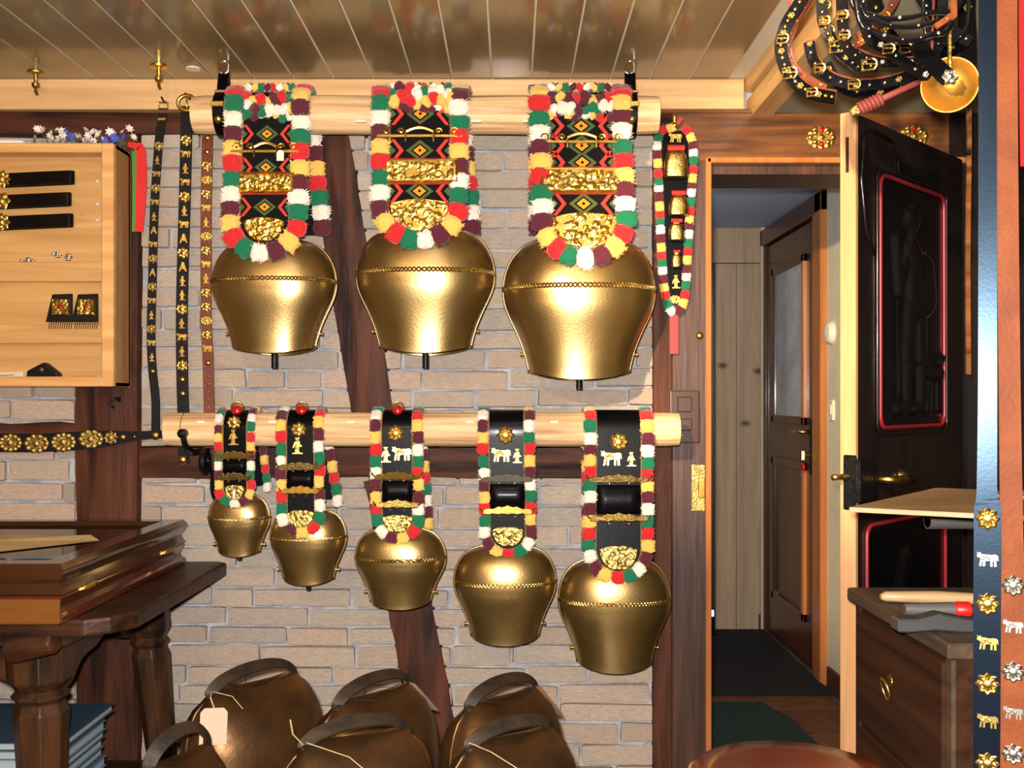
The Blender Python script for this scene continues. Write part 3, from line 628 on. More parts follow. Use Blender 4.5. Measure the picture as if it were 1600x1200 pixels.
def cowbell(label, group, bar, uc, ub, hwp, vend, top, bot, ap, shift, up, deco, ubell, tw, back, clap):
    zc, rr = (zU, rU) if bar == 'U' else (zL, rL)
    ds = BY-rr-.006; ra = rr+.006
    X = S(uc-800, ds); XB = S(ubell-800, BY); a = S(ap, BY); zt, zb = wz(top, BY), wz(bot, BY)
    root = thing('cowbell', label, 'cowbell', (XB, BY, zb-.02), group)
    body, pt, C = bell_body(root, XB, BY, zt, zb, a)
    clapper(root, XB, BY, zt, zb-.055*(zt-zb), S(clap, BY), .0095 if up else .007)
    MB().tube([V(XB-a*.3, BY, zt-.012), V(XB-a*.3, BY, zt+.03), V(XB-a*.22, BY, zt+.045), V(XB+a*.22, BY, zt+.045), V(XB+a*.3, BY, zt+.03), V(XB+a*.3, BY, zt-.012)], .008, 8).build('bell_loop', 'bell', root, smooth_=AS)
    hw = S(hwp, ds); ze = wz(vend, ds); tt = max(0, (zt-ze)/(zt-zb)); yb = BY-a*prof(min(tt, 1))*DR-.008 if tt > 0 else BY-ra
    yend = min(yb-.004, BY-ra); X2 = S(ub-800, yend)
    def fy(z):
        s = max(0, min(1, (zc-z)/(zc-ze))); return BY-ra+(yend-(BY-ra))*s
    def fx(z):
        s = max(0, min(1, (zc-z)/(zc-ze))); return X+(X2-X)*s
    tl = math.atan2((BY-ra)-yend, zc-ze); tl = -tl; tilt = (tl, 0, 0)
    # strap, one ribbon from behind the log over it and down the front
    cs = []; zbk = zt+.02
    for i in range(8): z = zbk+(zc-zbk)*i/8; cs.append((X+shift*(1-i/8), V(0, BY+ra, z), hw))
    for i in range(17): an = PI*i/16; cs.append((X, V(0, BY+ra*math.cos(an), zc+ra*math.sin(an)), hw))
    er = hw*.95; n1 = 14
    for i in range(1, n1+1): z = zc+(ze+er-zc)*i/n1; cs.append((fx(z), V(0, fy(z), z), hw))
    for i in range(1, 13): an = PI/2*i/12; z = ze+er-er*math.sin(an); cs.append((fx(z), V(0, fy(z), z), max(hw*math.cos(an), .002)))
    vs = []; fs = []; th = .0045
    for i, (xx, p, h) in enumerate(cs):
        tgt = (cs[min(i+1, len(cs)-1)][1]-cs[max(i-1, 0)][1]).normalized(); nn = V(0, -tgt.z, tgt.y)*-1
        o_ = V(0, tgt.z, -tgt.y)
        vs += [V(xx-h, p.y, p.z)+o_*th/2, V(xx+h, p.y, p.z)+o_*th/2, V(xx+h, p.y, p.z)-o_*th/2, V(xx-h, p.y, p.z)-o_*th/2]
    for i in range(len(cs)-1):
        for j in range(4): fs.append((i*4+j, i*4+(j+1) % 4, i*4+4+(j+1) % 4, i*4+4+j))
    m_ = len(cs)*4; fs += [(3, 2, 1, 0), (m_-4, m_-3, m_-2, m_-1)]
    strap = MB().add(vs, fs).build('strap', 'cloth' if up else 'leather', root, smooth_=AS)
    # edge piping
    fr = cs[17:]; ptsE = [V(x_-h+.002, p.y-.003, p.z) for x_, p, h in fr]+[V(x_+h-.002, p.y-.003, p.z) for x_, p, h in fr[::-1]]
    MB().tube(ptsE, .0016, 5).build('edge_piping', 'edge', strap)
    # wool border
    twm = S(tw, ds); sp = S(24 if up else 18.5, ds) * (1 if up else (.8 if tw < 13 else 1))
    path = []
    for sg in (-1, 1):
        seg = []
        for i in range(6): an = PI*(.36+.14*i/5); seg.append((V(X+sg*(hw+twm*.5), BY+(ra+(.012 if up else .003))*math.cos(an), zc+(ra+(.012 if up else .003))*math.sin(an)), V(0, -math.sin(an), math.cos(an)), V(sg, 0, 0)))
        for i in range(9): an = PI*(.5+.5*i/8); seg.append((V(X+sg*(hw+twm*.5), BY+(ra+(.012 if up else .003))*math.cos(an), zc+(ra+(.012 if up else .003))*math.sin(an)), V(0, -math.sin(an), math.cos(an)), V(sg, 0, 0)))
        for i in range(1, 40): z = zc+(ze+er-zc)*i/39; seg.append((V(fx(z)+sg*(hw+twm*.5), fy(z)-.004, z), V(0, 0, -1), V(sg, 0, 0)))
        for i in range(1, 21):
            an = PI/2*i/20; z = ze+er-(er+twm*.5)*math.sin(an); zz = max(z, ze)
            seg.append((V(fx(zz)+sg*(hw+twm*.5)*math.cos(an), fy(ze)-.006 if z < ze else fy(z)-.006, z), V(-sg*math.sin(an), 0, -math.cos(an)), V(sg*math.cos(an), 0, -math.sin(an))))
        path.append(seg)
    full = path[0]+path[1][::-1]
    q = random.Random(int(uc)); acc = 0; col = q.randrange(5); prevp = full[0][0]; nxt = 0
    for i, (p, tg, rd) in enumerate(full):
        acc += (p-prevp).length; prevp = p
        if acc >= nxt:
            nxt += sp; zax = tg; xax = (rd-zax*rd.dot(zax)).normalized(); yax = zax.cross(xax)
            if yax.y < 0 and False: pass
            m3 = Matrix((xax, yax, zax)).transposed()
            if m3.determinant() < 0: m3 = Matrix((-xax, yax, zax)).transposed()
            inst('wool_tuft', tuft_mesh(WOOL[col % 5], q.randrange(2)), root, p+V(q.uniform(-.002, .002), 0, 0), sc=(twm*.56*q.uniform(.93, 1.08), .015 if up else .009, sp*.535), m4=m3)
            col += 1
    # wool along the part that hangs behind
    for sg in back:
        z = zc-.01; col = 2
        while z > zt+.0:
            f = (zc-z)/(zc-zbk+1e-6); inst('wool_tuft', tuft_mesh(WOOL[col % 5], 0), root, V(X+shift*min(f, 1)+sg*(hw+twm*.5), BY+ra, z), sc=(twm*.55, .012, sp*.53)); z -= sp; col += 1
    def on(u, v, off=0):
        z = wz(v, ds); zz = z
        return V(S(u-800, fy(z))+0, fy(z)-.0032-off, z)
    for dcr in deco:
        k = dcr[0]
        if k == 'dia':
            v = dcr[1]; p = on(uc, v); p.x = fx(p.z); s = hw*.36
            def ring(so, si): return lambda: None
            key = ('dia',)
            dm = cached(('dia',), lambda: MB().add([V(1.25, -.0006, 0), V(0, -.0006, 1), V(-1.25, -.0006, 0), V(0, -.0006, -1), V(.8, -.0006, 0), V(0, -.0006, .64), V(-.8, -.0006, 0), V(0, -.0006, -.64)], [(0, 1, 5, 4), (1, 2, 6, 5), (2, 3, 7, 6), (3, 0, 4, 7)]).mesh('embroidered_diamond', 'e_green', fix=False))
            oc = cached(('diac',), lambda: MB().prism([(.6, 0), (0, .5), (-.6, 0), (0, -.5)], -.05, 0).mesh('diamond_centre', 'e_orange'))
            bc = cached(('diab',), lambda: MB().prism([(.16, 0), (0, .16), (-.16, 0), (0, -.16)], -.08, 0).mesh('diamond_dot', 'cloth'))
            dmo = cached(('dia2',), lambda: MB().prism([(1.25, 0), (0, 1), (-1.25, 0), (0, -1), (0, -.66), (.83, 0), (0, .66), (-.83, 0), (0, -.66), (0, -1)][:4], -.03, 0).mesh('embroidered_diamond', 'e_green'))
            inst('embroidered_diamond', dmo, strap, p, tilt, (s, .02, s))
            ib = cached(('diai',), lambda: MB().prism([(.82, 0), (0, .68), (-.82, 0), (0, -.68)], -.045, 0).mesh('diamond_gap', 'cloth'))
            inst('diamond_gap', ib, strap, p, tilt, (s, .02, s)); inst('diamond_centre', oc, strap, p+V(0, -.0006, 0), tilt, (s, .02, s)); inst('diamond_dot', bc, strap, p+V(0, -.0006, 0), tilt, (s, .02, s))
            ch = cached(('chev',), lambda: MB().prism([(-1, 1), (-.72, 1), (0, .0), (-.72, -1), (-1, -1), (-.34, 0)], -.05, 0).mesh('embroidered_chevron', 'e_red'))
            tr = cached(('chevt',), lambda: MB().prism([(-1, .42), (-.62, 0), (-1, -.42)], -.05, 0).mesh('embroidered_wedge', 'e_green'))
            for sg in (-1, 1):
                inst('embroidered_chevron', ch, strap, p+V(sg*hw*.50*-1*-1+0, 0, 0) if False else p+V(sg*(-1)*(-hw*.52), 0, 0)*1, (tl, 0, 0), (-sg*hw*.42, .02, s*1.05))
                inst('embroidered_wedge', tr, strap, p+V(sg*hw*.52, 0, 0), (tl, 0, 0), (-sg*hw*.42, .02, s*1.05))
        elif k == 'scroll':
            p = on(uc, dcr[1]); sc_ = scroll(S(dcr[2], ds), 1, 0, 0, 0, _zero(), 'scroll_buckle', 'brass'); _adopt(sc_, strap, p+V(fx(p.z)-p.x, -.008, 0), tilt)
            for sg in (-1, 1): inst('buckle_prong', cached(('prong',), lambda: MB().tube([V(0, 0, .012), V(0, -.004, .004), V(0, 0, -.022)], .0028, 6).mesh('buckle_prong', 'brassdim')), strap, p+V(fx(p.z)-p.x+sg*hw*.45, -.012, -.004), tilt)
        elif k == 'plaque':
            v0, v1, wp = dcr[1:]; p = on(uc, (v0+v1)/2); p.x = fx(p.z); w_ = S(wp, ds)/2; h = S(v1-v0, ds)
            lm = MB().box((-w_-.006, -.006, -h/2-.003), (w_+.008, .006, h/2+.003)).mesh('plaque_backing', 'redleather', bevel=.003)
            inst('plaque_backing', lm, strap, p, tilt)
            f = boss(w_*.86, h*.8, int(v0), .004)
            def ff(x_, z_, w_=w_, h=h, f=f): return f(x_, z_+h*.4) if abs(x_) < w_*.86 and abs(z_) < h*.36 else .003 if (abs(x_) > w_*.93 or abs(z_) > h*.43) else 0
            pm = MB().relief(lambda t_: w_, -h/2, h/2, 46, 18, ff, .004).mesh('embossed_plaque', 'brass', fix=False)
            inst('embossed_plaque', pm, strap, p+V(0, -.007, 0), (tl, 0, -.03 if uc < 800 else .02))
        elif k == 'end':
            v0, v1, wp = dcr[1:]; p = on(uc, (v0+v1)/2); p.x = fx(p.z); w_ = S(wp, ds)/2; h = S(v1-v0, ds); f = boss(w_, h, int(v0)+3, .0045 if up else .003)
            def hwf(t_, w_=w_): return w_*(math.sqrt(max(0, 1-((.80-t_)/.82)**2)) if t_ < .8 else 1-.9*((t_-.8)/.2)**2)
            pm = MB().relief(hwf, -h/2, h/2, 34, 22, lambda x_, z_, h=h, f=f: f(x_, z_+h/2), .003).mesh('crest_plate', 'brass' if up else 'brassdim', fix=False)
            inst('crest_plate', pm, strap, p+V(0, -.001, 0), tilt)
        elif k == 'plate':
            v, wp, mt = dcr[1:]; p = on(uc, v); p.x = fx(p.z); w_ = S(wp, ds)
            me = MB().prism(hb_plate(w_, 0), -.006, 0).mesh('buckle_plate', mt, bevel=.0012)
            inst('buckle_plate', me, strap, p+V(0, -.007, 0), (tl+(.30 if v < 760 else -.34), 0, 0))
            for sg in (-1, 1):
                inst('buckle_prong', cached(('prong2',), lambda: MB().lathe([(.003, 0), (.003, .003), (.001, .005)], 8, (0, 0, 0), 'y').mesh('buckle_prong', 'brass')), strap, p+V(sg*hw*.42, -.010, -.012), tilt)
                inst('plate_end', cached(('pend', mt), lambda: MB().tube([V(0, 0, 0), V(.006, -.004, .004), V(.010, 0, .010), V(.010, .012, .012)], .0032, 6).mesh('plate_end', mt)), strap, p+V(sg*w_*.48, -.007, 0), tilt, (sg, 1, 1))
        elif k == 'roll':     # bulging loop of leather between the plates
            v0, v1 = dcr[1:]; p = on(uc, (v0+v1)/2); p.x = fx(p.z); h = S(v1-v0, ds)
            inst('strap_keeper', MB().relief(lambda t_: hw*.98, -h/2, h/2, 8, 12, lambda x_, z_, h=h: .010*math.cos(z_/h*PI), .002).mesh('strap_keeper', 'leather', smooth_=True, fix=False), strap, p, tilt)
        elif k in 'rcm':
            u, v, s = dcr[1:]; p = on(u, v); mount(k, strap, p, S(s, ds), 'brass', tilt)
        elif k == 'gem':
            p = V(X, BY-ra*.55, zc+ra*.95)
            inst('ring', cached(('ring',), lambda: MB().tube([V(.017*math.cos(i*PI/8), 0, .017*math.sin(i*PI/8)) for i in range(16)], .0025, 6, True).mesh('ring', 'brass', smooth_=True)), strap, p+V(0, 0, .012), (.3, 0, .2))
            inst('red_stone', cached(('gem',), lambda: MB().lathe([(.016, 0), (.016, .004), (.011, .009), (.002, .011)], 12, (0, 0, 0), 'y').mesh('red_stone', 'gem', smooth_=True)), strap, p+V(0, -.006, .004), (-.5, 0, 0))
        elif k == 'tag':
            u, v, w_, h = dcr[1:]; p = on(u, v, .02); w_, h = S(w_, ds), S(h, ds)
            inst('price_tag', MB().prism([(-w_/2, -h/2), (w_/2, -h/2), (w_/2, h*.3), (w_*.2, h/2), (-w_*.2, h/2), (-w_/2, h*.3)], -.001, 0).mesh('price_tag', 'paper'), strap, p, tilt)
        elif k == 'fluff':    # big loose tufts hanging over the front of the log
            v = dcr[1]; n = dcr[2]
            for rw in range(3):
                for i in range(n):
                    s = -1+2*(i+.5+.25*(rw % 2))/n; vv = v-16+rw*12+q.uniform(-5, 6); z = wz(vv, ds); p = V(X+s*hw*1.02, BY-ra-.010+.006*rw+(.012 if rw == 0 else 0), z); sz = S(q.uniform(7, 10.5), ds)
                    inst('wool_tuft', tuft_mesh(WOOL[q.randrange(5)], q.randrange(2)), root, p, (q.uniform(-.5, .5), q.uniform(-.9, .9), q.uniform(-.5, .5)), (sz*.85, .012, sz*1.15))
        elif k == 'braid':
            n = dcr[1]
            for rw in range(4):
                an = PI*(.46+.06*rw)
                for i in range(n):
                    s = -1+2*(i+.5)/n; p = V(X+s*hw, BY+(ra+.018)*math.cos(an), zc+(ra+.018)*math.sin(an))
                    inst('wool_strand', tuft_mesh(WOOL[(i*2+rw) % 5], 1), root, p, (an-PI/2-PI/2, (.7 if (i+rw) % 2 else -.7), 0), (hw/n*1.25, .010, hw/n*.62))
    return root
_Z = []
def _zero():
    o = bpy.data.objects.new('tmp_parent', None); BASE[o.name] = V(0, 0, 0); COL.objects.link(o); _Z.append(o); return o
def _adopt(o, parent, loc, rot):
    o.parent = parent; b = BASE[parent.name]; o.location = Vector(loc)-b; o.rotation_euler = rot; BASE[o.name] = b.copy()
GU, GL = 'large festive bells on the upper log', 'smaller bells on the lower log'
cowbell('leftmost large brass bell on the upper log, white tag hanging on its embroidered strap', GU, 'U', 419, 412, 39, 386, 372, 544, 96, .04, True,
        [('dia', 211), ('dia', 264), ('dia', 327), ('scroll', 236, 108), ('plaque', 273, 306, 92), ('end', 343, 381, 62), ('fluff', 172, 7), ('braid', 8), ('tag', 441, 248, 11, 17)], 429, 26, (1,), 22)
cowbell('middle large brass bell on the upper log, plain fluffy tufts and oblong plaque', GU, 'U', 657, 655, 48, 368, 352, 543, 107, .03, True,
        [('dia', 179), ('dia', 238), ('dia', 303), ('scroll', 212, 132), ('plaque', 252, 291, 122), ('end', 315, 365, 94), ('fluff', 158, 8), ('braid', 8)], 665, 26, (1,), 22)
cowbell('biggest brass bell, rightmost on the upper log, wide embroidered strap', GU, 'U', 907, 914, 50, 396, 366, 582, 118, 0, True,
        [('dia', 199), ('dia', 231), ('dia', 258), ('dia', 324), ('scroll', 222, 140), ('plaque', 266, 308, 132), ('end', 337, 394, 104), ('fluff', 172, 8), ('braid', 9)], 905, 28, (-1,), 15)
cowbell('smallest brass bell, leftmost on the lower log', GL, 'L', 367, 368, 19.5, 781, 771, 862, 46.5, .02, False,
        [('gem',), ('r', 366, 660, 10), ('m', 365, 683, 13), ('plate', 712, 56, 'brass'), ('roll', 717, 739), ('plate', 745, 50, 'brassdim'), ('end', 757, 780, 32), ('tag', 369, 771, 4, 14)], 374, 11, (1,), 8)
cowbell('second smallest brass bell, second from left on the lower log', GL, 'L', 469, 471, 22.5, 823, 793, 904, 58, .034, False,
        [('gem',), ('r', 467, 671, 11), ('m', 465, 696, 14), ('plate', 729, 66, 'brassdim'), ('roll', 735, 761), ('plate', 767, 58, 'brass'), ('end', 795, 822, 42)], 482, 14, (1,), 12)
cowbell('middle brass bell of the lower log, cow and rosette mounts below a red stone', GL, 'L', 620, 622, 25, 833, 822, 940, 69.5, .02, False,
        [('gem',), ('r', 618, 677, 12), ('m', 603, 710, 13), ('c', 628, 710, 16), ('plate', 744, 70, 'brass'), ('roll', 751, 783), ('plate', 789, 66, 'brassdim'), ('end', 803, 831, 48)], 626, 15, (1,), 4)
cowbell('fourth brass bell from left on the lower log, silvery buckle plates', GL, 'L', 791, 794, 28.5, 858, 848, 993, 78.5, .0, False,
        [('r', 790, 680, 13), ('c', 783, 712, 16), ('m', 808, 712, 12), ('plate', 748, 80, 'silver'), ('roll', 756, 794), ('plate', 799, 76, 'brass'), ('end', 822, 853, 50)], 789, 15, (), 4)
cowbell('largest brass bell of the lower log, at its right end beside the door post', GL, 'L', 967, 966, 36, 890, 867, 1033, 86.5, .0, False,
        [('r', 967, 690, 13), ('c', 955, 717, 17), ('m', 986, 717, 12), ('plate', 748, 94, 'brassdim'), ('roll', 757, 802), ('plate', 809, 90, 'brassdim'), ('end', 849, 887, 60)], 960, 17, (-1,), 3)
for o in _Z: bpy.data.objects.remove(o)

# straps and hooks carrying the upper log
def sling(u, ut, label, hl):
    X = S(u-800, BY); r_ = rU+.005; root = thing('sling_strap', label, 'strap', (X, BY, zU-r_), 'leather slings of the upper log'); w_ = S(17, BY)
    pts = [V(X, BY+r_*math.sin(a), zU-r_*math.cos(a)) for a in [i*2*PI/24 for i in range(24)]]
    vs = []; fs = []
    for i, p in enumerate(pts):
        n_ = (p-V(X, BY, zU)).normalized(); vs += [p-V(w_/2, 0, 0), p+V(w_/2, 0, 0), p+V(w_/2, 0, 0)+n_*.005, p-V(w_/2, 0, 0)+n_*.005]
    for i in range(24):
        for j in range(4): fs.append((i*4+j, i*4+(j+1) % 4, ((i+1) % 24)*4+(j+1) % 4, ((i+1) % 24)*4+j))
    MB().add(vs, fs).build('strap_loop', 'leather', root, smooth_=AS)
    zt = zU+r_+.062
    MB().band([V(X, BY-.02, zU+r_-.006), V(X, BY-.012, zU+r_+.03), V(X, BY, zt)], w_*.95, .006).band([V(X, BY+.02, zU+r_-.006), V(X, BY+.012, zU+r_+.03), V(X, BY, zt)], w_*.95, .006).build('strap_ends', 'leather', root)
    MB().box((X-w_*.62, BY-.03, zU+r_-.004), (X+w_*.62, BY-.016, zU+r_+.006)).build('buckle', 'brassdim', root, bevel=.002)
    MB().box((X-w_*.6, BY-r_-.009, zU+.006), (X+w_*.6, BY-r_-.003, zU+.022)).build('buckle', 'brass', root, bevel=.002)
    inst('stud', dot('brass'), root, V(X, BY-r_+.004, zU-.028), (.4, 0, 0), .012)
    hk = thing('ceiling_hook', hl, 'hook', (X, BY, CZ), 'steel hooks of the upper log')
    MB().tube([V(X+.002, BY, CZ+.006), V(X+.002, BY, zt+.045), V(X+.014*(1 if u < 800 else 1), BY, zt+.026), V(X+.012, BY, zt+.006), V(X, BY, zt-.004), V(X-.012, BY, zt+.004), V(X-.016, BY, zt+.014)], .004, 8).build('hook_rod', 'silver', hk, smooth_=True)
    MB().lathe([(.004, 0), (.012, 0), (.01, -.004), (.004, -.005)], 12, (X+.002, BY, CZ)).build('hook_flange', 'silver', hk)
sling(350, 0, 'black leather sling round the left end of the upper log', 'steel hook in the ceiling over the left sling')
sling(984, 0, 'black leather sling round the right end of the upper log', 'steel hook in the ceiling over the right sling')
# brass cup hooks on the ceiling further left
def cuphook(u, v, m, label, k):
    d = 2.62 if k else 2.82; p = P(u, v, d); p.z = CZ
    d = (CZ-EYE)*F/(HOR-v); X = (u-800)/F*d
    root = thing('cup_hook', label, 'hook', (X, d, CZ), 'brass hooks on the ceiling')
    MB().lathe([(.004, .004), (.026, .003), (.024, -.004), (.006, -.008)], 14, (X, d, CZ)).build('flange', m, root, smooth_=AS)
    MB().tube([V(X, d, CZ), V(X, d, CZ-.03)], .006, 8).lathe([(.002, -.030), (.012, -.034), (.012, -.044), (.002, -.05)], 10, (X, d, CZ)).build('knob', m, root, smooth_=AS)
    MB().tube([V(X, d, CZ-.048), V(X, d, CZ-.06), V(X+.004, d, CZ-.068)], .005, 6).build('tip', m, root)
cuphook(56, 113, 'brassdim', 'dull brass hook on the ceiling above the display cabinet', 0)
cuphook(248, 103, 'brass', 'shiny brass hook on the ceiling above the hanging belts', 1)
X = (302-800)/F*((CZ-EYE)*F/(HOR-107)); tag(MB().lathe([(.001, CZ), (.022, CZ), (.022, CZ-.003), (.001, CZ-.003)], 16, (X, (CZ-EYE)*F/(HOR-107), 0)).build('ceiling_plug', 'cream'), 'small pale round plug in the ceiling near the shiny hook', 'plug')

# ================================================================ BELTS ON THE WALL, LEFT
def belt(name, label, group, pts, d, wpx, m, mounts, mm='brass', th=.004, wid=None, cat='belt'):
    root = thing(name, label, cat, P(pts[-1][0], pts[-1][1], d), group)
    ws = [S(x_, d) for x_ in wid] if wid else S(wpx, d)
    MB().band([P(u, v, d) for u, v in pts], ws, th).build('belt_strap', m, root)
    for (k, u, v, s) in mounts: mount(k, root, P(u, v, d-th/2-.0005), S(s, d), mm)
    return root
def along(pts, v):
    for (u0, v0), (u1, v1) in zip(pts, pts[1:]):
        if v0 <= v <= v1: return u0+(u1-u0)*(v-v0)/(v1-v0)
    return pts[-1][0]
GB = 'studded belts hanging beside the display cabinet'
B1 = [(254, 178), (250, 205), (246, 250), (241, 330), (238, 440), (236, 520), (238, 575), (243, 625), (243, 678)]
seq = 'r m c r c m a c r a r c m r c m d'.split()
b1 = belt('studded_belt', 'black studded belt hanging nearest the display cabinet', GB, B1, 3.07, 13, 'leatherdim', [(k, along(B1, 228+i*22), 228+i*22, 7) for i, k in enumerate(seq)], 'brassdim')
MB().tube([P(248, 160, 3.07), P(262, 160, 3.07), P(262, 170, 3.07), P(248, 170, 3.07)], .003, 6, True).build('buckle', 'brassdim', b1); MB().box(P(249, 190, 3.075), P(259, 184, 3.06)).build('keeper_loop', 'brassdim', b1)
inst('stud', dot('brassdim'), b1, P(243, 680, 3.066), sc=.014)
B2 = [(292, 166), (291, 205), (289, 300), (286, 400), (284, 500), (285, 600), (287, 660), (287, 724)]
seq = 'r c m c r m c a r a m m r m c m r d d'.split()
b2 = belt('studded_belt', 'black belt with round brass buckle, middle of the three hanging belts', GB, B2, 3.07, 18, 'leatherdim', [(k, along(B2, 219+i*22), 219+i*22, 8.5) for i, k in enumerate(seq)])
MB().tube([P(292+14*math.cos(i*PI/10), 161+12*math.sin(i*PI/10), 3.06) for i in range(20)], .006, 8, True).tube([P(292, 172, 3.055), P(292, 152, 3.055)], .003, 6).build('round_buckle', 'brass', b2, smooth_=True)
inst('stud', dot('brass'), b2, P(286, 718, 3.066), sc=.016)
B3 = [(323, 176), (324, 215), (322, 330), (322, 400), (322, 500), (325, 560), (327, 645), (328, 700)]
seq = 'd d r f r c m f r c m r r f r c d'.split()
b3 = belt('studded_belt', 'chestnut brown belt with silvery rosettes, rightmost of the three hanging belts', GB, B3, 3.075, 17, 'brownleather', [(k, along(B3, 215+i*22), 215+i*22, 8) for i, k in enumerate(seq)]+[('d', 326, v, 2.5) for v in (588, 600, 612, 624, 636)])
for X_, o_ in ((P(255, 158, 3.07), b1), (P(292, 152, 3.07), b2), (P(323, 178, 3.07), b3)):
    MB().tube([V(X_.x, WY-.03, X_.z+.004), V(X_.x, 3.07, X_.z+.002), V(X_.x, 3.055, X_.z+.008)], .003, 6).build('peg', 'iron', o_)
BH = [(-60, 692), (15, 692), (60, 692), (100, 690), (145, 687), (180, 684), (212, 681), (258, 678)]
belt('medallion_belt', 'wide black belt with openwork medallions lying flat along the rail', None, BH, 3.10, 30, 'leatherdim', [('g', 16, 692, 16), ('f', 57, 693, 17), ('g', 99, 691, 17), ('f', 142, 686, 17), ('r', 173, 684, 10), ('d', 192, 683, 9), ('d', 210, 682, 4)], 'brassdim', .005, [28, 29, 29, 29, 28, 22, 14, 12])
# wall hook on the post below the cabinet
hk = thing('wall_hook', 'small iron hook in the dark post below the display cabinet', 'hook', P(172, 630, 3.11))
MB().tube([V(P(183, 622, 0).x, WY-.03, wz(622))*1 if False else P(186, 624, 3.12), P(184, 622, 3.09), P(176, 624, 3.085), P(172, 632, 3.085), P(178, 637, 3.085)], .004, 6).build('hook_wire', 'iron', hk, smooth_=True)
MB().lathe([(.001, 0), (.008, 0), (.008, .004), (.001, .004)], 8, P(186, 624, 3.122), 'y').build('hook_plate', 'iron', hk)

# ================================================================ DISPLAY CABINET
FD = 2.985; BKD = 3.118
xr = S(177-800, FD); zt, zb = wz(223, FD), wz(604, FD); xl = -1.86
dc = thing('display_cabinet', 'wall mounted pine display cabinet with glass front', 'cabinet', ((xl+xr)/2, BKD, zb))
fw = S(19, FD)
MB().box((xl, BKD-.012, zb), (xr, BKD, zt)).build('back_panel', 'case', dc)
MB().box((xr-.014, FD+.018, zb), (xr, BKD, zt)).build('side_panel', 'casez', dc, bevel=.002); MB().box((xl, FD+.018, zb), (xl+.014, BKD, zt)).build('side_panel', 'casez', dc, bevel=.002)
MB().box((xl, FD+.018, zt-.014), (xr, BKD, zt)).build('top_panel', 'case', dc, bevel=.002); MB().box((xl, FD+.018, zb), (xr, BKD, zb+.014)).build('bottom_panel', 'case', dc, bevel=.002)
dr = MB().box((xr-fw, FD, zb), (xr, FD+.018, zt)).box((xl, FD, zb), (xl+fw, FD+.018, zt)).box((xl+fw, FD, zt-.028), (xr-fw, FD+.018, zt)).box((xl+fw, FD, zb), (xr-fw, FD+.018, zb+.03)).build('door_frame', 'case', dc, bevel=.003)
MB().box((xl+fw, FD+.008, zb+.03), (xr-fw, FD+.011, zt-.028)).build('glass_pane', 'glass', dr)
zr = lambda v: wz(v, BKD)
LED = [(412, .028), (508, .03)]
for v, dep in LED: MB().box((xl+.014, BKD-.012-dep, zr(v)-.06), (xr-.014, BKD-.012, zr(v))).build('step_ledge', 'case', dc, bevel=.002)
BI = BKD-.012
xbi = zb+.014
def loopbelt(u, v, label, mk):
    p = P(u, v, BI-.02); root = thing('rolled_belt', label, 'belt', p, 'folded belts inside the display cabinet'); ln = S(115, BI); h = S(20, BI)
    m = MB(); outer = []; n = 10
    xs0, xs1 = p.x-ln, p.x-.012
    loop = [(xs0, BI-.030), (xs1, BI-.030)]+[(xs1+.012*math.sin(i*PI/8), BI-.018-.012*math.cos(i*PI/8)) for i in range(1, 8)]+[(xs1, BI-.006), (xs0, BI-.006)]
    inner = [(x_-(0.003 if i < 9 and i > 1 else 0), BI-.018+(y_-(BI-.018))*.72) for i, (x_, y_) in enumerate(loop)]
    vs = []; fs = []
    for (x_, y_), (a, b) in zip(loop, inner):
        zz = p.z+(x_-p.x)*-.045*-1; vs += [V(x_, y_, zz-h/2), V(x_, y_, zz+h/2), V(a, b, zz+h/2), V(a, b, zz-h/2)]
    for i in range(len(loop)-1):
        for j in range(4): fs.append((i*4+j, i*4+(j+1) % 4, i*4+4+(j+1) % 4, i*4+4+j))
    k = len(loop)*4; fs += [(0, 1, 2, 3), (k-1, k-2, k-3, k-4)]
    MB().add(vs, fs).build('belt_strap', 'leather', root, smooth_=AS)
    q = P(2, v+3, BI-.034); inst('round_buckle', rosette('brass', mk), root, q, sc=(.026, .016, .026))
loopbelt(116, 277, 'topmost folded black belt in the display cabinet', 10)
loopbelt(111, 311, 'middle folded black belt in the display cabinet', 6)
loopbelt(114, 344, 'lowest folded black belt in the display cabinet', 8)
for i, v in enumerate((283, 319, 344)):
    tag(MB().lathe([(.006, 0), (.006, .004), (.003, .009), (.001, .010)], 10, P(153, v, BI), 'y').build('push_pin', 'pearl', smooth_=True), ['top white push pin at right inside the display cabinet', 'middle white push pin at right inside the display cabinet', 'bottom white push pin at right inside the display cabinet'][i], 'pin', 'white push pins in the cabinet')
def trinket(name, label, u, v, kinds, ledge=None):
    p = P(u, v, BI-.006); root = thing(name, label, 'brooch', p)
    for (dx_, dz_, s, k) in kinds: inst('stone' if k == 'pearl' else 'setting', rosette(k, 6) if k != 'pearl' else dot('pearl'), root, p+V(dx_, 0, dz_), sc=s)
zl = zr(412)
trinket('silver_brooch', 'small silver brooch of three stones in the display cabinet', 44, 408, [(-.02, 0, .007, 'silver'), (0, .001, .011, 'silver'), (.014, 0, .007, 'silver')])
trinket('silver_earring', 'silver ear stud pair left of the round one in the cabinet', 89, 398, [(-.012, .002, .006, 'silver'), (.001, 0, .010, 'silver'), (.008, -.002, .008, 'silver')])
trinket('round_brooch', 'round silver brooch at right of the small jewellery', 107, 402, [(0, 0, .012, 'silver'), (0, 0, .006, 'pearl')])
trinket('grey_earring', 'pair of grey button ear studs on the cabinet step', 57, 424, [(-.022, -.002, .010, 'steel'), (.020, -.004, .010, 'steel'), (0, .008, .007, 'brassdim')])
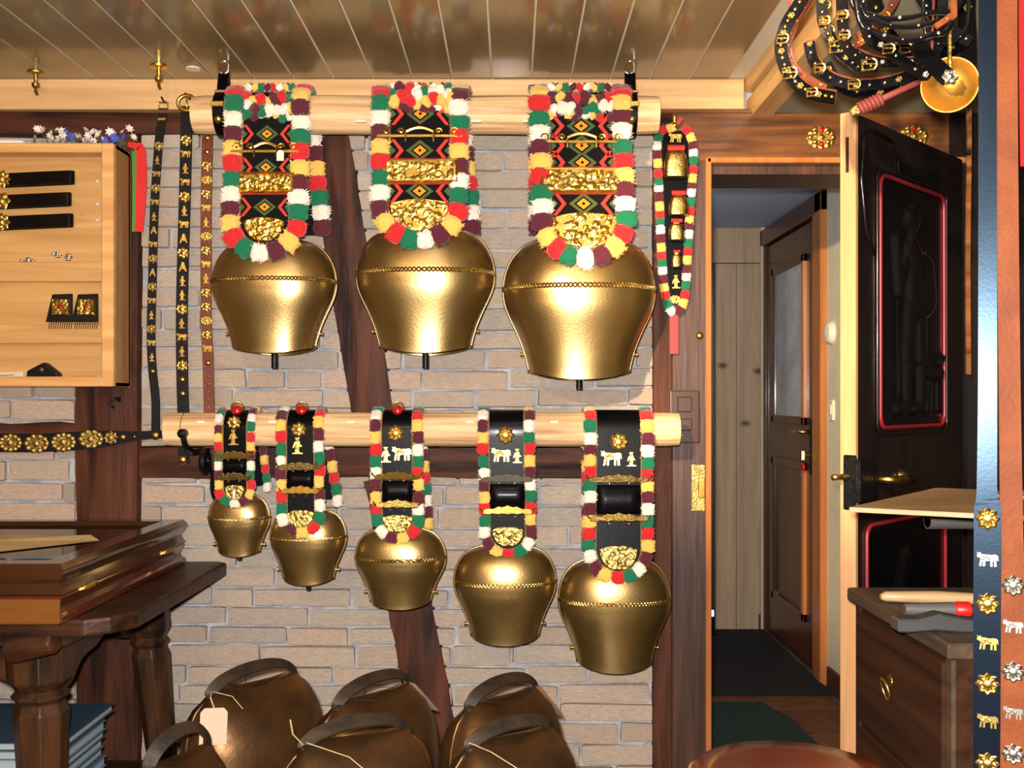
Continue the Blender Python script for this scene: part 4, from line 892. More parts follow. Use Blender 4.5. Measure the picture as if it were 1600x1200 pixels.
def haircomb(u, label, lean):
    d = BI-.040; base = wz(503, d); root = thing('hair_comb', label, 'comb', P(u, 502, d), 'hair combs on the cabinet step'); p = P(u, 480, d); w_ = S(36, d); h = S(44, d)
    MB().prism([(p.x-w_/2-.012, base), (p.x+w_/2, base), (p.x+w_/2, base+h), (p.x-w_/2+.008, base+h-.002)], d-.003, d).build('comb_back', 'leatherdim', root, bevel=.001)
    f = boss(.03, .05, u, .003); mb = MB().relief(lambda t_: .028, -.026, .026, 16, 16, lambda x_, z_: f(x_, z_+.026)+.003, .003)
    for v in mb.v: v += V(p.x, d-.0035, p.z)
    mb.build('square_rosette', 'brass', root, fix=False); inst('stone', dot('gem'), root, V(p.x, d-.008, p.z), sc=.009)
    tb = MB()
    for i in range(11): x_ = p.x-w_*.48+w_*.96*i/10; tb.tube([V(x_, d-.0015, base+.004), V(x_, d-.012, base-.022)], .0011, 4)
    tb.build('comb_teeth', 'leatherdim', root)
haircomb(96, 'left of two black hair combs with square brass rosettes', 0); haircomb(136, 'right of two black hair combs with square brass rosettes', 0)
zf = zb+.014
def cab(u, v0, d): return P(u, v0, d)
pc = P(68, 572, BI-.045); po = thing('leather_pouch', 'small black leather pouch at the bottom of the display cabinet', 'pouch', (pc.x, pc.y, zf))
MB().prism([(pc.x-.05, zf), (pc.x+.05, zf), (pc.x+.048, zf+.028), (pc.x+.004, zf+.062), (pc.x-.048, zf+.035)], BI-.055, BI-.02).build('pouch_body', 'leatherdim', po, bevel=.006, seg=2)
inst('snap', dot('steel'), po, V(pc.x, BI-.056, zf+.038), sc=.008)
cdp = P(14, 577, BI-.05); card = thing('label_card', 'white printed card at the bottom of the display cabinet', 'card', (cdp.x, BI-.05, zf))
MB().box((cdp.x-.075, BI-.052, zf), (cdp.x+.045, BI-.050, zf+.030), (-.2, -.04, 0)).build('card_sheet', 'paper', card)
for k in range(3): MB().box((cdp.x-.065, BI-.0545, zf+.0065+k*.007), (cdp.x+.034-k*.008, BI-.0535, zf+.0085+k*.007), (-.2, -.04, 0), (cdp.x, BI-.051, zf+.015)).build('print_line', 'ink', card)
bx_ = thing('small_case', 'small flat black case at the bottom right of the display cabinet', 'case', (P(130, 582, BI-.05).x, BI-.04, zf))
MB().box((P(111, 0, BI-.05).x, BI-.06, zf), (P(152, 0, BI-.05).x, BI-.03, zf+.018)).build('case_body', 'leatherdim', bx_, bevel=.003)
MB().tube([V(P(108, 0, BI-.05).x, BI-.05, zf+.006), V(P(112, 0, BI-.05).x, BI-.05, zf+.010)], .006, 8).build('clasp', 'pearl', bx_)
# flowers and card on the cabinet, ribbon at its side
fl = thing('dried_flowers', 'bunch of white, pink and blue dried flowers on the display cabinet', 'flowers', (P(130, 0, 3.05).x, 3.05, zt))
q = random.Random(5)
def flower(col, m=None):
    def mk():
        mb = MB(); rr = random.Random(len(col))
        for ring, (n, r, hh) in enumerate(((7, 1, .25), (5, .6, .5))):
            for i in range(n):
                a = 2*PI*i/n+ring*.4; ca, sa = math.cos(a), math.sin(a)
                mb.add([V(0, 0, .1), V(r*.5*ca-.25*sa, r*.5*sa+.25*ca, hh), V(r*ca, r*sa, hh+.1), V(r*.5*ca+.25*sa, r*.5*sa-.25*ca, hh)], [(0, 1, 2, 3)])
        mb.lathe([(.2, .1), (.22, .4), (.05, .5)], 6)
        return mb.mesh('blossom', col, fix=False)
    return cached(('fl', col), mk)
for i in range(46):
    u = 56+150*i/46+q.uniform(-5, 5); v = q.uniform(201, 221); d = q.uniform(3.02, 3.08)
    colr = 'petalb' if (abs(u-108) < 9 or abs(u-186) < 9 or abs(u-166) < 7) and q.random() < .75 else q.choice(['petalw', 'petalw', 'petalp'])
    p = P(u, v, d); p.z = max(p.z, zt+.008)
    inst('blossom', flower(colr), fl, p, (q.uniform(.6, 1.6), q.uniform(-.4, .4), q.uniform(0, 6)), q.uniform(.010, .016))
sb = MB()
for i in range(40):
    u = 54+155*i/40; p = V(P(u, 0, 3.05).x, 3.05+q.uniform(-.03, .03), zt+.003); sb.tube([p, p+V(q.uniform(-.02, .02), q.uniform(-.02, .01), q.uniform(.01, .036))], .0014, 4)
sb.build('stems', 'leaf', fl)
fc = thing('folded_paper', 'folded white paper on the left of the display cabinet top', 'paper', (P(10, 0, 3.05).x, 3.05, zt))
MB().prismz([(-1.70, 3.0), (P(36, 0, 3.03).x, 3.02), (P(46, 0, 3.03).x, 3.06), (-1.70, 3.09)], zt, zt+.018).build('paper_fold', 'paper', fc, bevel=.003)
rb = thing('ribbon', 'red and green ribbon hanging at the side of the display cabinet', 'ribbon', P(218, 360, 3.07))
MB().band([P(200, 226, 3.06), P(212, 228, 3.06), P(220, 236, 3.06), P(221, 290, 3.06), P(217, 362, 3.065)], [S(8, 3), S(10, 3), S(15, 3), S(17, 3), S(13, 3)], .002).build('red_band', 'ribbonred', rb)
MB().band([P(207, 233, 3.07), P(210, 240, 3.07), P(211, 300, 3.07), P(210, 362, 3.07)], S(8, 3), .002).build('green_band', 'ribbongreen', rb)

# ================================================================ SMALL BELL STRAP ON DOOR POST
bs = thing('bell_strap', 'black strap with four small brass bells and woolly border on the doorpost', 'bell strap', P(1054, 550, 3.08))
yb_ = 3.085
pp = [(1055, 205), (1056, 240), (1056, 330), (1056, 410), (1055, 465), (1055, 475)]
MB().band([P(u, v, yb_) for u, v in pp], [S(x_, yb_) for x_ in (34, 44, 36, 28, 20, 10)], .006).build('strap', 'leather', bs)
bd = []
for (u, v) in [(1048, 200), (1034, 205), (1027, 225), (1028, 260), (1031, 330), (1034, 400), (1038, 450), (1045, 480), (1055, 487), (1066, 478), (1071, 450), (1074, 400), (1078, 330), (1083, 260), (1082, 225), (1074, 205), (1062, 199)]: bd.append(P(u, v, yb_-.004))
sm, _ = smooth(bd, 1, 10); acc = 0; nx_ = 0; col = 0
for i, p in enumerate(sm):
    if i: acc += (p-sm[i-1]).length
    if acc >= nx_:
        nx_ += S(13, 3.08); tgt = (sm[min(i+1, len(sm)-1)]-sm[max(i-1, 0)]).normalized(); xa = V(0, 1, 0).cross(tgt).normalized(); ya = tgt.cross(xa)
        inst('wool_tuft', tuft_mesh(WOOL[col % 5], 0), bs, p, sc=(S(6.5, 3.08), .008, S(7.5, 3.08)), m4=Matrix((xa, ya, tgt)).transposed()); col += 1
def smallbell(u, v0, v1, wpx):
    d = 3.05; a = S(wpx/2, d); X_ = P(u, 0, d).x; z1, z0 = wz(v0, d), wz(v1, d); n = 24; vs = []; fs = []
    pr = [(0, .62), (.05, .82), (.15, .92), (.4, .97), (.7, 1), (.92, 1), (1, .95)]
    for t_, r_ in pr:
        for j in range(n): x_, y_ = sup(a*r_*(.88 if t_ < .3 else 1), a*r_*.62, 2*PI*j/n, 3); vs.append(V(X_+x_, d+y_, z1+(z0-z1)*t_))
    for i in range(len(pr)-1):
        for j in range(n): fs.append((i*n+j, i*n+(j+1) % n, (i+1)*n+(j+1) % n, (i+1)*n+j))
    fs += [tuple(range(n)), tuple(range(len(vs)-n, len(vs)))]
    o = MB().add(vs, fs).build('small_bell', 'brassdim', bs, smooth_=math.radians(50))
    MB().tube([V(X_-a*.7, d-.004, z1+.010), V(X_+a*.7, d-.004, z1+.010)], S(wpx*.13, d), 8).build('red_loop', 'redleather', o, smooth_=AS)
    MB().box((X_-a*.35, d, z1-.002), (X_+a*.35, d+.01, z1+.012)).build('bell_loop', 'brass', o)
for a_ in ((1056, 237, 277, 37), (1060, 307, 336, 30), (1057, 350, 375, 24), (1057, 398, 417, 15)): smallbell(*a_)
mount('c', bs, P(1055, 216, yb_-.004), .022); mount('m', bs, P(1056, 440, yb_-.004), .022); mount('f', bs, P(1055, 468, yb_-.004), .016, 'brass'); inst('stud', dot('brass'), bs, P(1054, 196, yb_-.006), sc=.010)
MB().band([P(1053, 486, yb_), P(1053, 520, yb_), P(1053, 553, yb_)], S(13, 3.08), .003).build('ribbon_tail', 'ribbonred', bs)
MB().tube([P(1054, 200, yb_), P(1054, 183, yb_), P(1056, 180, WY-.045)], .004, 6).build('hanger', 'brass', bs)
MB().band([P(1056, 196, yb_-.006), P(1061, 190, yb_-.006), P(1064, 184, yb_-.006)], S(5, 3.08), .003).build('red_knot', 'ribbonred', bs)
# lintel mounts and switch
def lintelmount(u, v, label):
    d = WY-.05; root = thing('brass_mount', label, 'mount', P(u, v, d), 'brass mounts on the lintel'); p = P(u, v, d)
    inst('mount_plate', filigree('brassdim', 1), root, p, sc=(.042, .016, .044))
    for (x_, z_, m) in ((.035, .0, 'brass'), (-.035, 0, 'brass'), (0, .022, 'gem'), (0, -.022, 'gem'), (0, 0, 'brass'), (.02, .014, 'brass'), (-.02, .014, 'brass'), (.02, -.014, 'brass'), (-.02, -.014, 'brass')): inst('boss', dot(m), root, p+V(x_, -.004, z_), sc=.009)
lintelmount(1283, 215, 'openwork brass mount with red stones on the lintel board')
lintelmount(1428, 213, 'brass mount on the lintel half hidden by the carved door')
sw = thing('light_switch', 'brown double light switch on the doorpost', 'switch', P(1070, 650, WY-.046))
d = WY-.045
MB().box(P(1046, 692, d)+V(0, -.012, 0), P(1092, 610, d)).build('switch_plate', 'switch', sw, bevel=.004, seg=2)
MB().box(P(1057, 644, d)+V(0, -.017, 0), P(1080, 620, d)).build('rocker', 'switch', sw, bevel=.003); MB().box(P(1058, 673, d)+V(0, -.016, 0), P(1080, 654, d)).build('rocker', 'switch', sw, bevel=.003)
inst('indicator', dot('silver'), sw, P(1066, 680, d-.013), sc=.003)

# ================================================================ TABLE, LEFT
TZ = .78; tx = -.885
tb = thing('table', 'rustic dark oak table with turned legs and curved apron', 'table', (-1.4, 2.7, 0))
MB().prismz([(-2.1, 2.27), (tx-.09, 2.27), (tx-.04, 2.30), (tx, 2.36), (tx+.008, 3.07), (tx-.02, 3.10), (-2.1, 3.10)], TZ-.04, TZ).build('tabletop', 'table', tb, bevel=.008, seg=2)
def leg(x_, y_, x2, y2, r):
    vs = []; fs = []; pr = [(.74, 1.15), (.60, 1.1), (.575, .82), (.56, 1.0), (.545, .8), (.52, .95), (.3, .78), (.14, .7), (.12, .95), (.02, 1.0), (0, 1.0)]
    for z, k in pr:
        f = 1-z/.74; cx, cy = x_+(x2-x_)*f, y_+(y2-y_)*f
        for j in range(8): a = PI/8+j*PI/4; vs.append(V(cx+r*k*math.cos(a)*1.15, cy+r*k*math.sin(a)*1.15, z))
    for i in range(len(pr)-1):
        for j in range(8): fs.append((i*8+j, i*8+(j+1) % 8, (i+1)*8+(j+1) % 8, (i+1)*8+j))
    fs += [tuple(range(8)), tuple(range(len(vs)-8, len(vs)))]
    MB().add(vs, fs).build('leg', 'tablez', tb, bevel=.002)
leg(-1.16, 2.45, -1.13, 2.42, .060); leg(-1.10, 2.98, -1.03, 3.00, .052); leg(-1.95, 2.45, -1.98, 2.42, .058); leg(-1.95, 2.98, -1.98, 3.0, .052)
ap = [(2.47, .74), (2.47, .56)]+[(2.47+.05+i*.045, .575+.07*math.sin(PI*min(1, i/9))+.012*math.sin(i*1.5)) for i in range(10)]+[(2.97, .60), (2.97, .74)]
MB().prismx(ap, -1.135, -1.105).build('apron', 'table', tb, bevel=.003)
MB().prism([(-1.93, .74), (-1.93, .58), (-1.75, .62), (-1.5, .66), (-1.3, .62), (-1.2, .57), (-1.2, .74)], 2.44, 2.47).build('apron', 'table', tb, bevel=.003)
MB().box((-1.9, 2.32, TZ-.075), (-1.03, 2.42, TZ-.04)).tube([V(-1.05, 2.30, TZ-.055), V(-1.16, 2.32, TZ-.07)], [.03, .045], 8).build('bearer', 'table', tb, bevel=.006)
MB().box((-2.0, 2.42, .17), (-1.06, 3.0, .20)).build('stretcher_shelf', 'table', tb, bevel=.004)
# display case
case = thing('display_case', 'flat polished wooden display case with glass lid on the dark table', 'case', (-1.4, 2.65, TZ))
cx0, cx1, cy0, cy1 = -1.95, -1.0, 2.22, 3.06; zl0, zm, zh = TZ, TZ+.062, TZ+.135
def mould(x0_, x1_, y0_, y1_, prof_):   # frame with a moulded outer profile: list of (outset, z)
    vs = []; fs = []
    for o_, z in prof_: vs += [V(x0_-o_, y0_-o_, z), V(x1_+o_, y0_-o_, z), V(x1_+o_, y1_+o_, z), V(x0_-o_, y1_+o_, z)]
    n = len(prof_)
    for i in range(n-1):
        for j in range(4): fs.append((i*4+j, i*4+(j+1) % 4, i*4+4+(j+1) % 4, i*4+4+j))
    return MB().add(vs, fs)
lowp = [(-.02, zl0+.004), (-.004, zl0), (.0, zl0+.004), (.0, zl0+.016), (-.008, zl0+.022), (-.012, zl0+.034), (-.006, zl0+.048), (-.002, zm-.004), (-.004, zm), (-.05, zm), (-.05, zl0+.01), (-.02, zl0+.004)]
mould(cx0, cx1, cy0, cy1, lowp).build('box_frame', 'lidside', case, smooth_=math.radians(30))
MB().box((cx0+.01, cy0-.003, zl0+.002), (cx1-.004, cy0+.0, zm-.004)).build('front_facing', 'boxfront', case, bevel=.003)
MB().box((cx0+.02, cy0+.02, zl0+.001), (cx1-.02, cy1-.02, zl0+.006)).build('felt_floor', 'felt', case)
up = [(-.004, zm+.001), (.0, zm+.006), (-.006, zm+.016), (-.010, zm+.028), (-.002, zm+.040), (.004, zm+.052), (.004, zm+.060), (-.003, zh-.004), (-.006, zh), (-.055, zh), (-.062, zh-.01), (-.062, zm+.003), (-.004, zm+.001)]
lid = mould(cx0, cx1, cy0, cy1, up).build('lid_frame', 'lid', case, smooth_=math.radians(30))
MB().box((cx0+.06, cy0+.06, zh-.016), (cx1-.06, cy1-.06, zh-.012)).build('lid_glass', 'glass', lid)
for y_ in (2.36, 2.90):
    MB().box((cx1-.008, y_-.03, zm-.006), (cx1+.004, y_+.03, zm+.006)).lathe([(.001, -.004), (.007, -.004), (.007, .006), (.001, .006)], 8, (cx1, y_-.02, zm), 'x').tube([V(cx1+.004, y_-.02, zm), V(cx1+.007, y_+.03, zm+.004)], .003, 6).build('brass_hook', 'brass', case, bevel=.001)
ev = thing('paper_envelope', 'crumpled yellowed paper lying on the glass lid', 'paper', (-1.32, 2.5, zh-.012))
ze_ = zh-.0115
vs = []; q = random.Random(2); pl = [(-1.70, 2.36), (-1.52, 2.34), (-1.34, 2.38), (-1.10, 2.66), (-1.14, 2.70), (-1.24, 2.69), (-1.36, 2.72), (-1.52, 2.75), (-1.72, 2.78)]
mb = MB(); cen = V(-1.42, 2.58, ze_+.010); ring = [V(x_, y_, ze_+q.uniform(.002, .014)) for x_, y_ in pl]
mb.add([cen]+ring, [(0, i+1, (i+1) % len(ring)+1) for i in range(len(ring))]); mb.add([p-V(0, 0, .0015) for p in [cen]+ring], [(0, (i+1) % len(ring)+1, i+1) for i in range(len(ring))])
mb.build('paper_sheet', 'envelope', ev, fix=False)
lp = thing('brass_cartridge', 'small brown and brass cylinder lying on the yellowed paper', 'cylinder', (-1.30, 2.40, ze_+.02))
a_, b_ = V(-1.345, 2.50, ze_+.030), V(-1.268, 2.41, ze_+.026)
MB().tube([a_, a_.lerp(b_, .75)], .011, 10).build('sleeve', 'brownleather', lp, smooth_=AS); MB().tube([a_.lerp(b_, .75), b_], [.0115, .008], 10).build('brass_tip', 'brass', lp, smooth_=AS)
z = .2005
for i in range(9):
    h = [.026, .022, .03, .024, .026, .022, .028, .024, .022][i]; q = random.Random(i); o_ = q.uniform(-.012, .012)
    lab = ['bottom pale blue book of the stack on the table shelf', 'second book from the bottom of the table shelf stack', 'third book from the bottom of the table shelf stack', 'fourth book from the bottom of the table shelf stack', 'fifth book from the bottom of the table shelf stack', 'sixth book from the bottom of the table shelf stack', 'third book from the top of the table shelf stack', 'second book from the top of the table shelf stack', 'topmost dark blue book of the stack on the table shelf'][i]
    bk = thing('book', lab, 'book', (-1.4, 2.7, z), 'blue books stacked under the table')
    x0_, x1_, y0_, y1_ = -1.62+o_, -1.15+o_*.5+(.03 if i == 8 else 0), 2.50+o_, 2.82
    MB().box((x0_, y0_, z), (x1_, y1_, z+.003)).box((x0_, y0_, z+h-.004), (x1_, y1_, z+h-.001)).box((x0_, y0_, z), (x0_+.004, y1_, z+h-.001)).build('cover', 'book' if i in (8, 5, 3) else 'bookb', bk, bevel=.0008)
    MB().box((x0_+.005, y0_+.004, z+.0032), (x1_-.006, y1_-.004, z+h-.0042)).build('pages', 'pages', bk)
    z += h

# ================================================================ OLD BELLS ON THE FLOOR
def oldbell(label, X, Y, top, a, b, rot, tagk, hs=1.0):
    root = thing('old_bell', label, 'bell', (X, Y, 0), 'old dark bells standing on the floor', rotz=rot); BASE[root.name] = V(0, 0, 0)
    Hh = top; pr = [(0, .50, .10), (.012, .66, .24), (.03, .76, .40), (.06, .85, .58), (.1, .91, .72), (.16, .96, .86), (.24, .99, .95), (.34, 1, 1), (.5, .97, 1), (.7, .9, .96), (.88, .85, .94), (1, .84, .95)]
    n = 44; vs = []; fs = []; ph = R.uniform(0, 6)
    for t_, ka, kb in pr:
        for j in range(n):
            th = 2*PI*j/n; x_, y_ = sup(a*ka, b*kb, th, 2.3); w_ = 1+.012*math.sin(3*th+ph)+.01*math.sin(5*th+t_*9); vs.append(V(x_*w_, y_*w_, Hh*(1-t_)+(.012*abs(math.cos(th))*(1 if t_ < .02 else 0))))
    for i in range(len(pr)-1):
        for j in range(n): fs.append((i*n+j, i*n+(j+1) % n, (i+1)*n+(j+1) % n, (i+1)*n+j))
    fs += [tuple(range(n)), tuple(range(len(vs)-n, len(vs)))]
    body = MB().add(vs, fs).build('bell_body', 'old', root, smooth_=math.radians(50))
    for sg in (-1, 1): MB().tube([V(sg*a*ka*1.003, 0, Hh*(1-t_)) for t_, ka, kb in pr[1:]], .005, 6).build('side_seam', 'old', body, smooth_=True)
    hh = .046*hs; hp = [(-.52, -.012), (-.50, .22), (-.38, .62), (-.15, .93), (.1, 1), (.32, .86), (.46, .5), (.5, .1), (.5, -.02)]
    MB().band([V(x_*a*1.25, 0, Hh+z_*hh) for x_, z_ in hp], [.024, .027, .031, .032, .031, .028, .024, .02, .02], .006, (0, -.6, .8)).build('handle', 'oldhandle', root, smooth_=AS)
    for sg in (-1, 1): MB().lathe([(.013, 0), (.012, .006), (.004, .010)], 8, (sg*a*.63, 0, Hh-.006)).build('rivet', 'oldhandle', root)
    if tagk:
        k, m_ = tagk
        if k == 'front':
            x_ = -a*.78; mb = MB().prism([(x_-.031, Hh-.092), (x_+.031, Hh-.092), (x_+.031, Hh-.020), (x_+.022, Hh-.010), (x_-.022, Hh-.010), (x_-.031, Hh-.020)], -b*.5-.002, -b*.5)
            pv = V(x_, -b*.5, 0); mb.v = [Euler((-.25, 0, -rot+.12)).to_matrix() @ (v-pv-V(0, 0, Hh))+pv+V(0, 0, Hh) for v in mb.v]
            tg = mb.build('price_tag', m_, root); inst('tag_eyelet', cached(('eye',), lambda: MB().lathe([(.006, 0), (.006, .002), (.002, .002)], 10, (0, 0, 0), 'y').mesh('tag_eyelet', 'e_orange')), tg, V(x_, -b*.5-.006, Hh-.026), (-.25, 0, -rot+.12))
            MB().tube([V(x_, -b*.5-.008, Hh-.024), V(x_+.004, -b*.3, Hh+.008), V(-a*.62, 0, Hh+.010)], .0016, 5).tube([V(-a*.62, -.004, Hh+.01), V(-a*.45, -b*.3, Hh-.002), V(-a*.38, -b*.5, Hh-.03)], .001, 4).build('string', 'envelope', tg)
        else:
            mb = MB().add([V(a*.60, -.026, Hh+.010), V(a*.60, .02, Hh+.012), V(a*1.06, .02, Hh-.075), V(a*1.06, -.026, Hh-.077)], [(0, 1, 2, 3)]); mb.add([v+V(.002, 0, .002) for v in mb.v[:4]], [(3, 2, 1, 0)])
            tg = mb.build('price_tag', m_, root, fix=False); MB().tube([V(a*.62, 0, Hh+.014), V(a*.66, .004, Hh+.02), V(a*.63, 0, Hh+.004)], .0016, 5).build('string', 'envelope', tg)
    if tagk and tagk[0] == 'string': pass
    return root
r50 = math.radians(48)
oldbell('old dark bell with a white paper tag, left in the back row', -.64, 2.48, .572, .19, .122, r50, ('front', 'tag'))
oldbell('old dark bell in the middle of the back row, pink tag at right', -.335, 2.44, .556, .18, .122, r50, ('side', 'tag'))
oldbell('old dark bell at right of the back row, brown tag', -.02, 2.44, .55, .17, .122, math.radians(42), ('side', 'kraft'))
oldbell('small blackish old bell in front at far left with a broad handle', -.70, 2.10, .525, .125, .10, math.radians(60), None, 1.3)
ob = oldbell('bronze coloured old bell, middle of the front row, string on handle', -.32, 2.06, .58, .17, .125, math.radians(26), None, .8)
MB().tube([V(-.112, 0, .585), V(-.14, -.03, .62), V(-.15, -.05, .655)], .0016, 5).tube([V(-.108, 0, .59), V(-.04, -.08, .575), V(.02, -.12, .52)], .0009, 5).build('string', 'envelope', ob)
ob = oldbell('brown old bell at right of the front row, low handle', .0, 2.07, .578, .155, .125, math.radians(32), None, .7)
MB().tube([V(-.102, 0, .588), V(-.08, -.05, .58), V(-.04, -.09, .55)], .0009, 5).build('string', 'envelope', ob)

# ================================================================ RIGHT SIDE
cb = thing('drawer_cabinet', 'dark wooden drawer cabinet under the workbench clutter', 'cabinet', (.97, 2.05, 0))
CX0, CX1, CY0, CY1, CZ1 = .80, 1.13, 1.80, 2.30, .845
MB().box((CX0, CY0, .02), (CX1, CY1, CZ1-.03)).build('carcass', 'dwood', cb, bevel=.003)
MB().box((CX0-.022, CY0-.02, CZ1-.03), (CX1, CY1+.02, CZ1)).build('worktop', 'dtop', cb, bevel=.004)
MB().box((CX0-.008, CY0, .02), (CX0, CY0+.022, CZ1-.03)).build('corner_strip', 'dtop', cb); MB().box((CX0-.008, CY1-.022, .02), (CX0, CY1, CZ1-.03)).build('corner_strip', 'dwood', cb)
for (z0, z1) in ((.55, .80), (.29, .54), (.03, .28)):
    dwr = MB().box((CX0-.012, CY0+.028, z0), (CX0, CY1-.028, z1)).build('drawer_front', 'dwood', cb, bevel=.004)
    zz = (z0+z1)/2+.02; yy = 2.08
    MB().lathe([(.001, .006), (.016, .004), (.012, -.002), (.004, -.004)], 10, (CX0-.012, yy, zz), 'x').build('ring_plate', 'brassdim', dwr)
    MB().tube([V(CX0-.022-.006*math.cos(i*PI/8), yy+.020*math.sin(i*PI/8), zz-.018+.022*math.cos(i*PI/8)) for i in range(16)], .0032, 6, True).build('ring_pull', 'brass', dwr, smooth_=True)
def tool(name, label, cat, loc): return thing(name, label, cat, loc)
hz = CZ1
t_ = tool('tool_handle', 'pale wooden tool handle lying across the drawer cabinet', 'tool', (.9, 2.12, hz))
MB().tube([V(.79, 2.14, hz+.013), V(.80, 2.14, hz+.014), V(.90, 2.12, hz+.016), V(1.0, 2.11, hz+.014)], [.006, .011, .014, .012], 10).build('handle', 'plywood', t_, smooth_=AS); MB().tube([V(1.0, 2.11, hz+.014), V(1.10, 2.10, hz+.014)], .008, 8).box((.86, 2.15, hz), (1.05, 2.18, hz+.01)).build('blade', 'steel', t_)
t_ = tool('chisel', 'grey tool with red end on the drawer cabinet', 'tool', (.9, 2.0, hz))
MB().tube([V(.79, 2.01, hz+.014), V(.885, 2.0, hz+.015)], [.012, .015], 10).build('shaft', 'pipe', t_, smooth_=AS); MB().tube([V(.885, 2.0, hz+.015), V(.89, 2.0, hz+.015), V(.915, 1.998, hz+.015), V(.92, 1.998, hz+.015)], [.012, .016, .016, .01], 10).build('red_end', 'redplastic', t_, smooth_=AS)
t_ = tool('steel_anvil', 'small grey steel anvil jutting over the bench edge', 'anvil', (.80, 1.88, hz))
MB().prism([(.72, hz+.001), (.745, hz+.001), (.79, hz+.005), (.84, hz+.001), (.90, hz+.001), (.90, hz+.022), (.85, hz+.026), (.80, hz+.036), (.76, hz+.026), (.72, hz+.026)], 1.86, 1.90).build('anvil_body', 'steel', t_, bevel=.003)
# dark shelf unit behind the straps, with the pale board on it
su = thing('shelf_unit', 'dark open shelf unit behind the hanging foreground straps', 'shelf', (1.38, 2.1, 0))
MB().box((1.59, 1.72, .0), (1.615, 2.45, 1.055)).build('back_panel', 'darkwall', su)
for y0_ in (1.72, 2.43): MB().box((1.16, y0_, 0), (1.59, y0_+.02, 1.035)).build('side_panel', 'darkwall', su, bevel=.002)
for z_ in (.0, .35, .68, .975, 1.035): MB().box((1.16, 1.74 if z_ < 1 else 1.72, z_), (1.59, 2.43 if z_ < 1 else 2.45, z_+.02)).build('shelf_board', 'darkwall', su, bevel=.002)
bdp = [V(.675, 2.0, 0), V(1.035, 2.44, 0), V(1.535, 2.17, 0), V(1.175, 1.73, 0)]
bo = thing('plywood_board', 'pale thin wooden board lying on the dark shelf unit', 'board', (1.1, 2.08, 1.0555))
MB().prismz([(p.x, p.y) for p in bdp], 1.0555, 1.0655).build('board_panel', 'plywood', bo, bevel=.001)
pa = thing('paper_sheet', 'white paper sheet lying on the pale board', 'paper', (1.24, 2.2, 1.066)); MB().prismz([(1.06, 2.20), (1.14, 2.32), (1.32, 2.24), (1.22, 2.08)], 1.0658, 1.072).build('sheet_stack', 'paper', pa)
tu = thing('grey_tube', 'grey tube sticking out of the shelf under the pale board', 'tube', (1.1, 2.2, .995)); MB().lathe([(.018, 0), (.0215, 0), (.0215, .48), (.018, .48), (.018, 0)], 16, (.915, 2.2, 1.0167), 'x').build('tube_body', 'pipe', tu, smooth_=AS)
# narrow strip added in place of a lit timber edge in the dark
ns = thing('timber_edge_strip', 'narrow pale strip standing in for a lit timber edge beside the carved door', 'strap', P(1513, 585, 2.45))
MB().band([V(P(1513, 0, 2.45).x, 2.45, SOF), P(1514, 220, 2.45), P(1512, 400, 2.45), P(1513, 585, 2.45)], S(7, 2.45), .006).build('strap', 'lintel', ns)
MB().tube([P(1513, 240, 2.447), P(1513, 236, 2.43)], .006, 6).build('peg', 'iron', ns)
# two foreground belts
fb = thing('foreground_belt', 'black studded belt hanging close in front at the right', 'belt', P(1542, 1330, 1.55), 'long belts hanging close at the right')
DF = 1.55
def topz(u): return (SOF-EYE)/DF
vt = HOR-(SOF-EYE)/DF*F
MB().band([P(1543, vt, DF), P(1543, 200, DF), P(1543, 600, DF), P(1542, 765, DF), P(1543, 805, DF), P(1542, 1000, DF), P(1541, 1340, DF)], [S(x_, DF) for x_ in (26, 26, 27, 29, 39, 39, 37)], .005, (-.45, -1, .085)).build('belt_strap', 'navy', fb)
for i, v in enumerate((810, 875, 943, 1005, 1068, 1127, 1192)): mount('r' if i % 2 == 0 else 'c', fb, P(1543, v, DF)+V(-.0014, -.0032, 0), S(16, DF), 'silver' if i in (1,) else 'brass', (0, 0, -.42))
f2_ = thing('foreground_belt', 'tan leather belt with silvery mounts hanging at the right edge', 'belt', P(1590, 1330, 1.55), 'long belts hanging close at the right')
MB().band([P(1571, vt, DF), P(1573, 200, DF), P(1577, 600, DF), P(1581, 860, DF), P(1585, 900, DF), P(1584, 1000, DF), P(1583, 1340, DF)], [S(x_, DF) for x_ in (31, 31, 31, 33, 44, 44, 44)], .005, (-.3, -1, .03)).build('belt_strap', 'tan', f2_)
for i, v in enumerate((915, 980, 1050, 1115, 1178)): mount('r' if i % 2 == 0 else 'c', f2_, P(1583, v, DF-.006), S(15, DF), 'silver', (0, 0, -.42))
rr_ = thing('ribbon', 'pink red ribbon hanging at the upper right edge', 'ribbon', P(1600, 260, 1.65)); vt2 = HOR-(SOF-EYE)/1.65*F
MB().band([P(1599, vt2, 1.65), P(1600, 100, 1.65), P(1602, 260, 1.65)], S(15, 1.65), .002).build('ribbon_band', 'ribbonred', rr_)
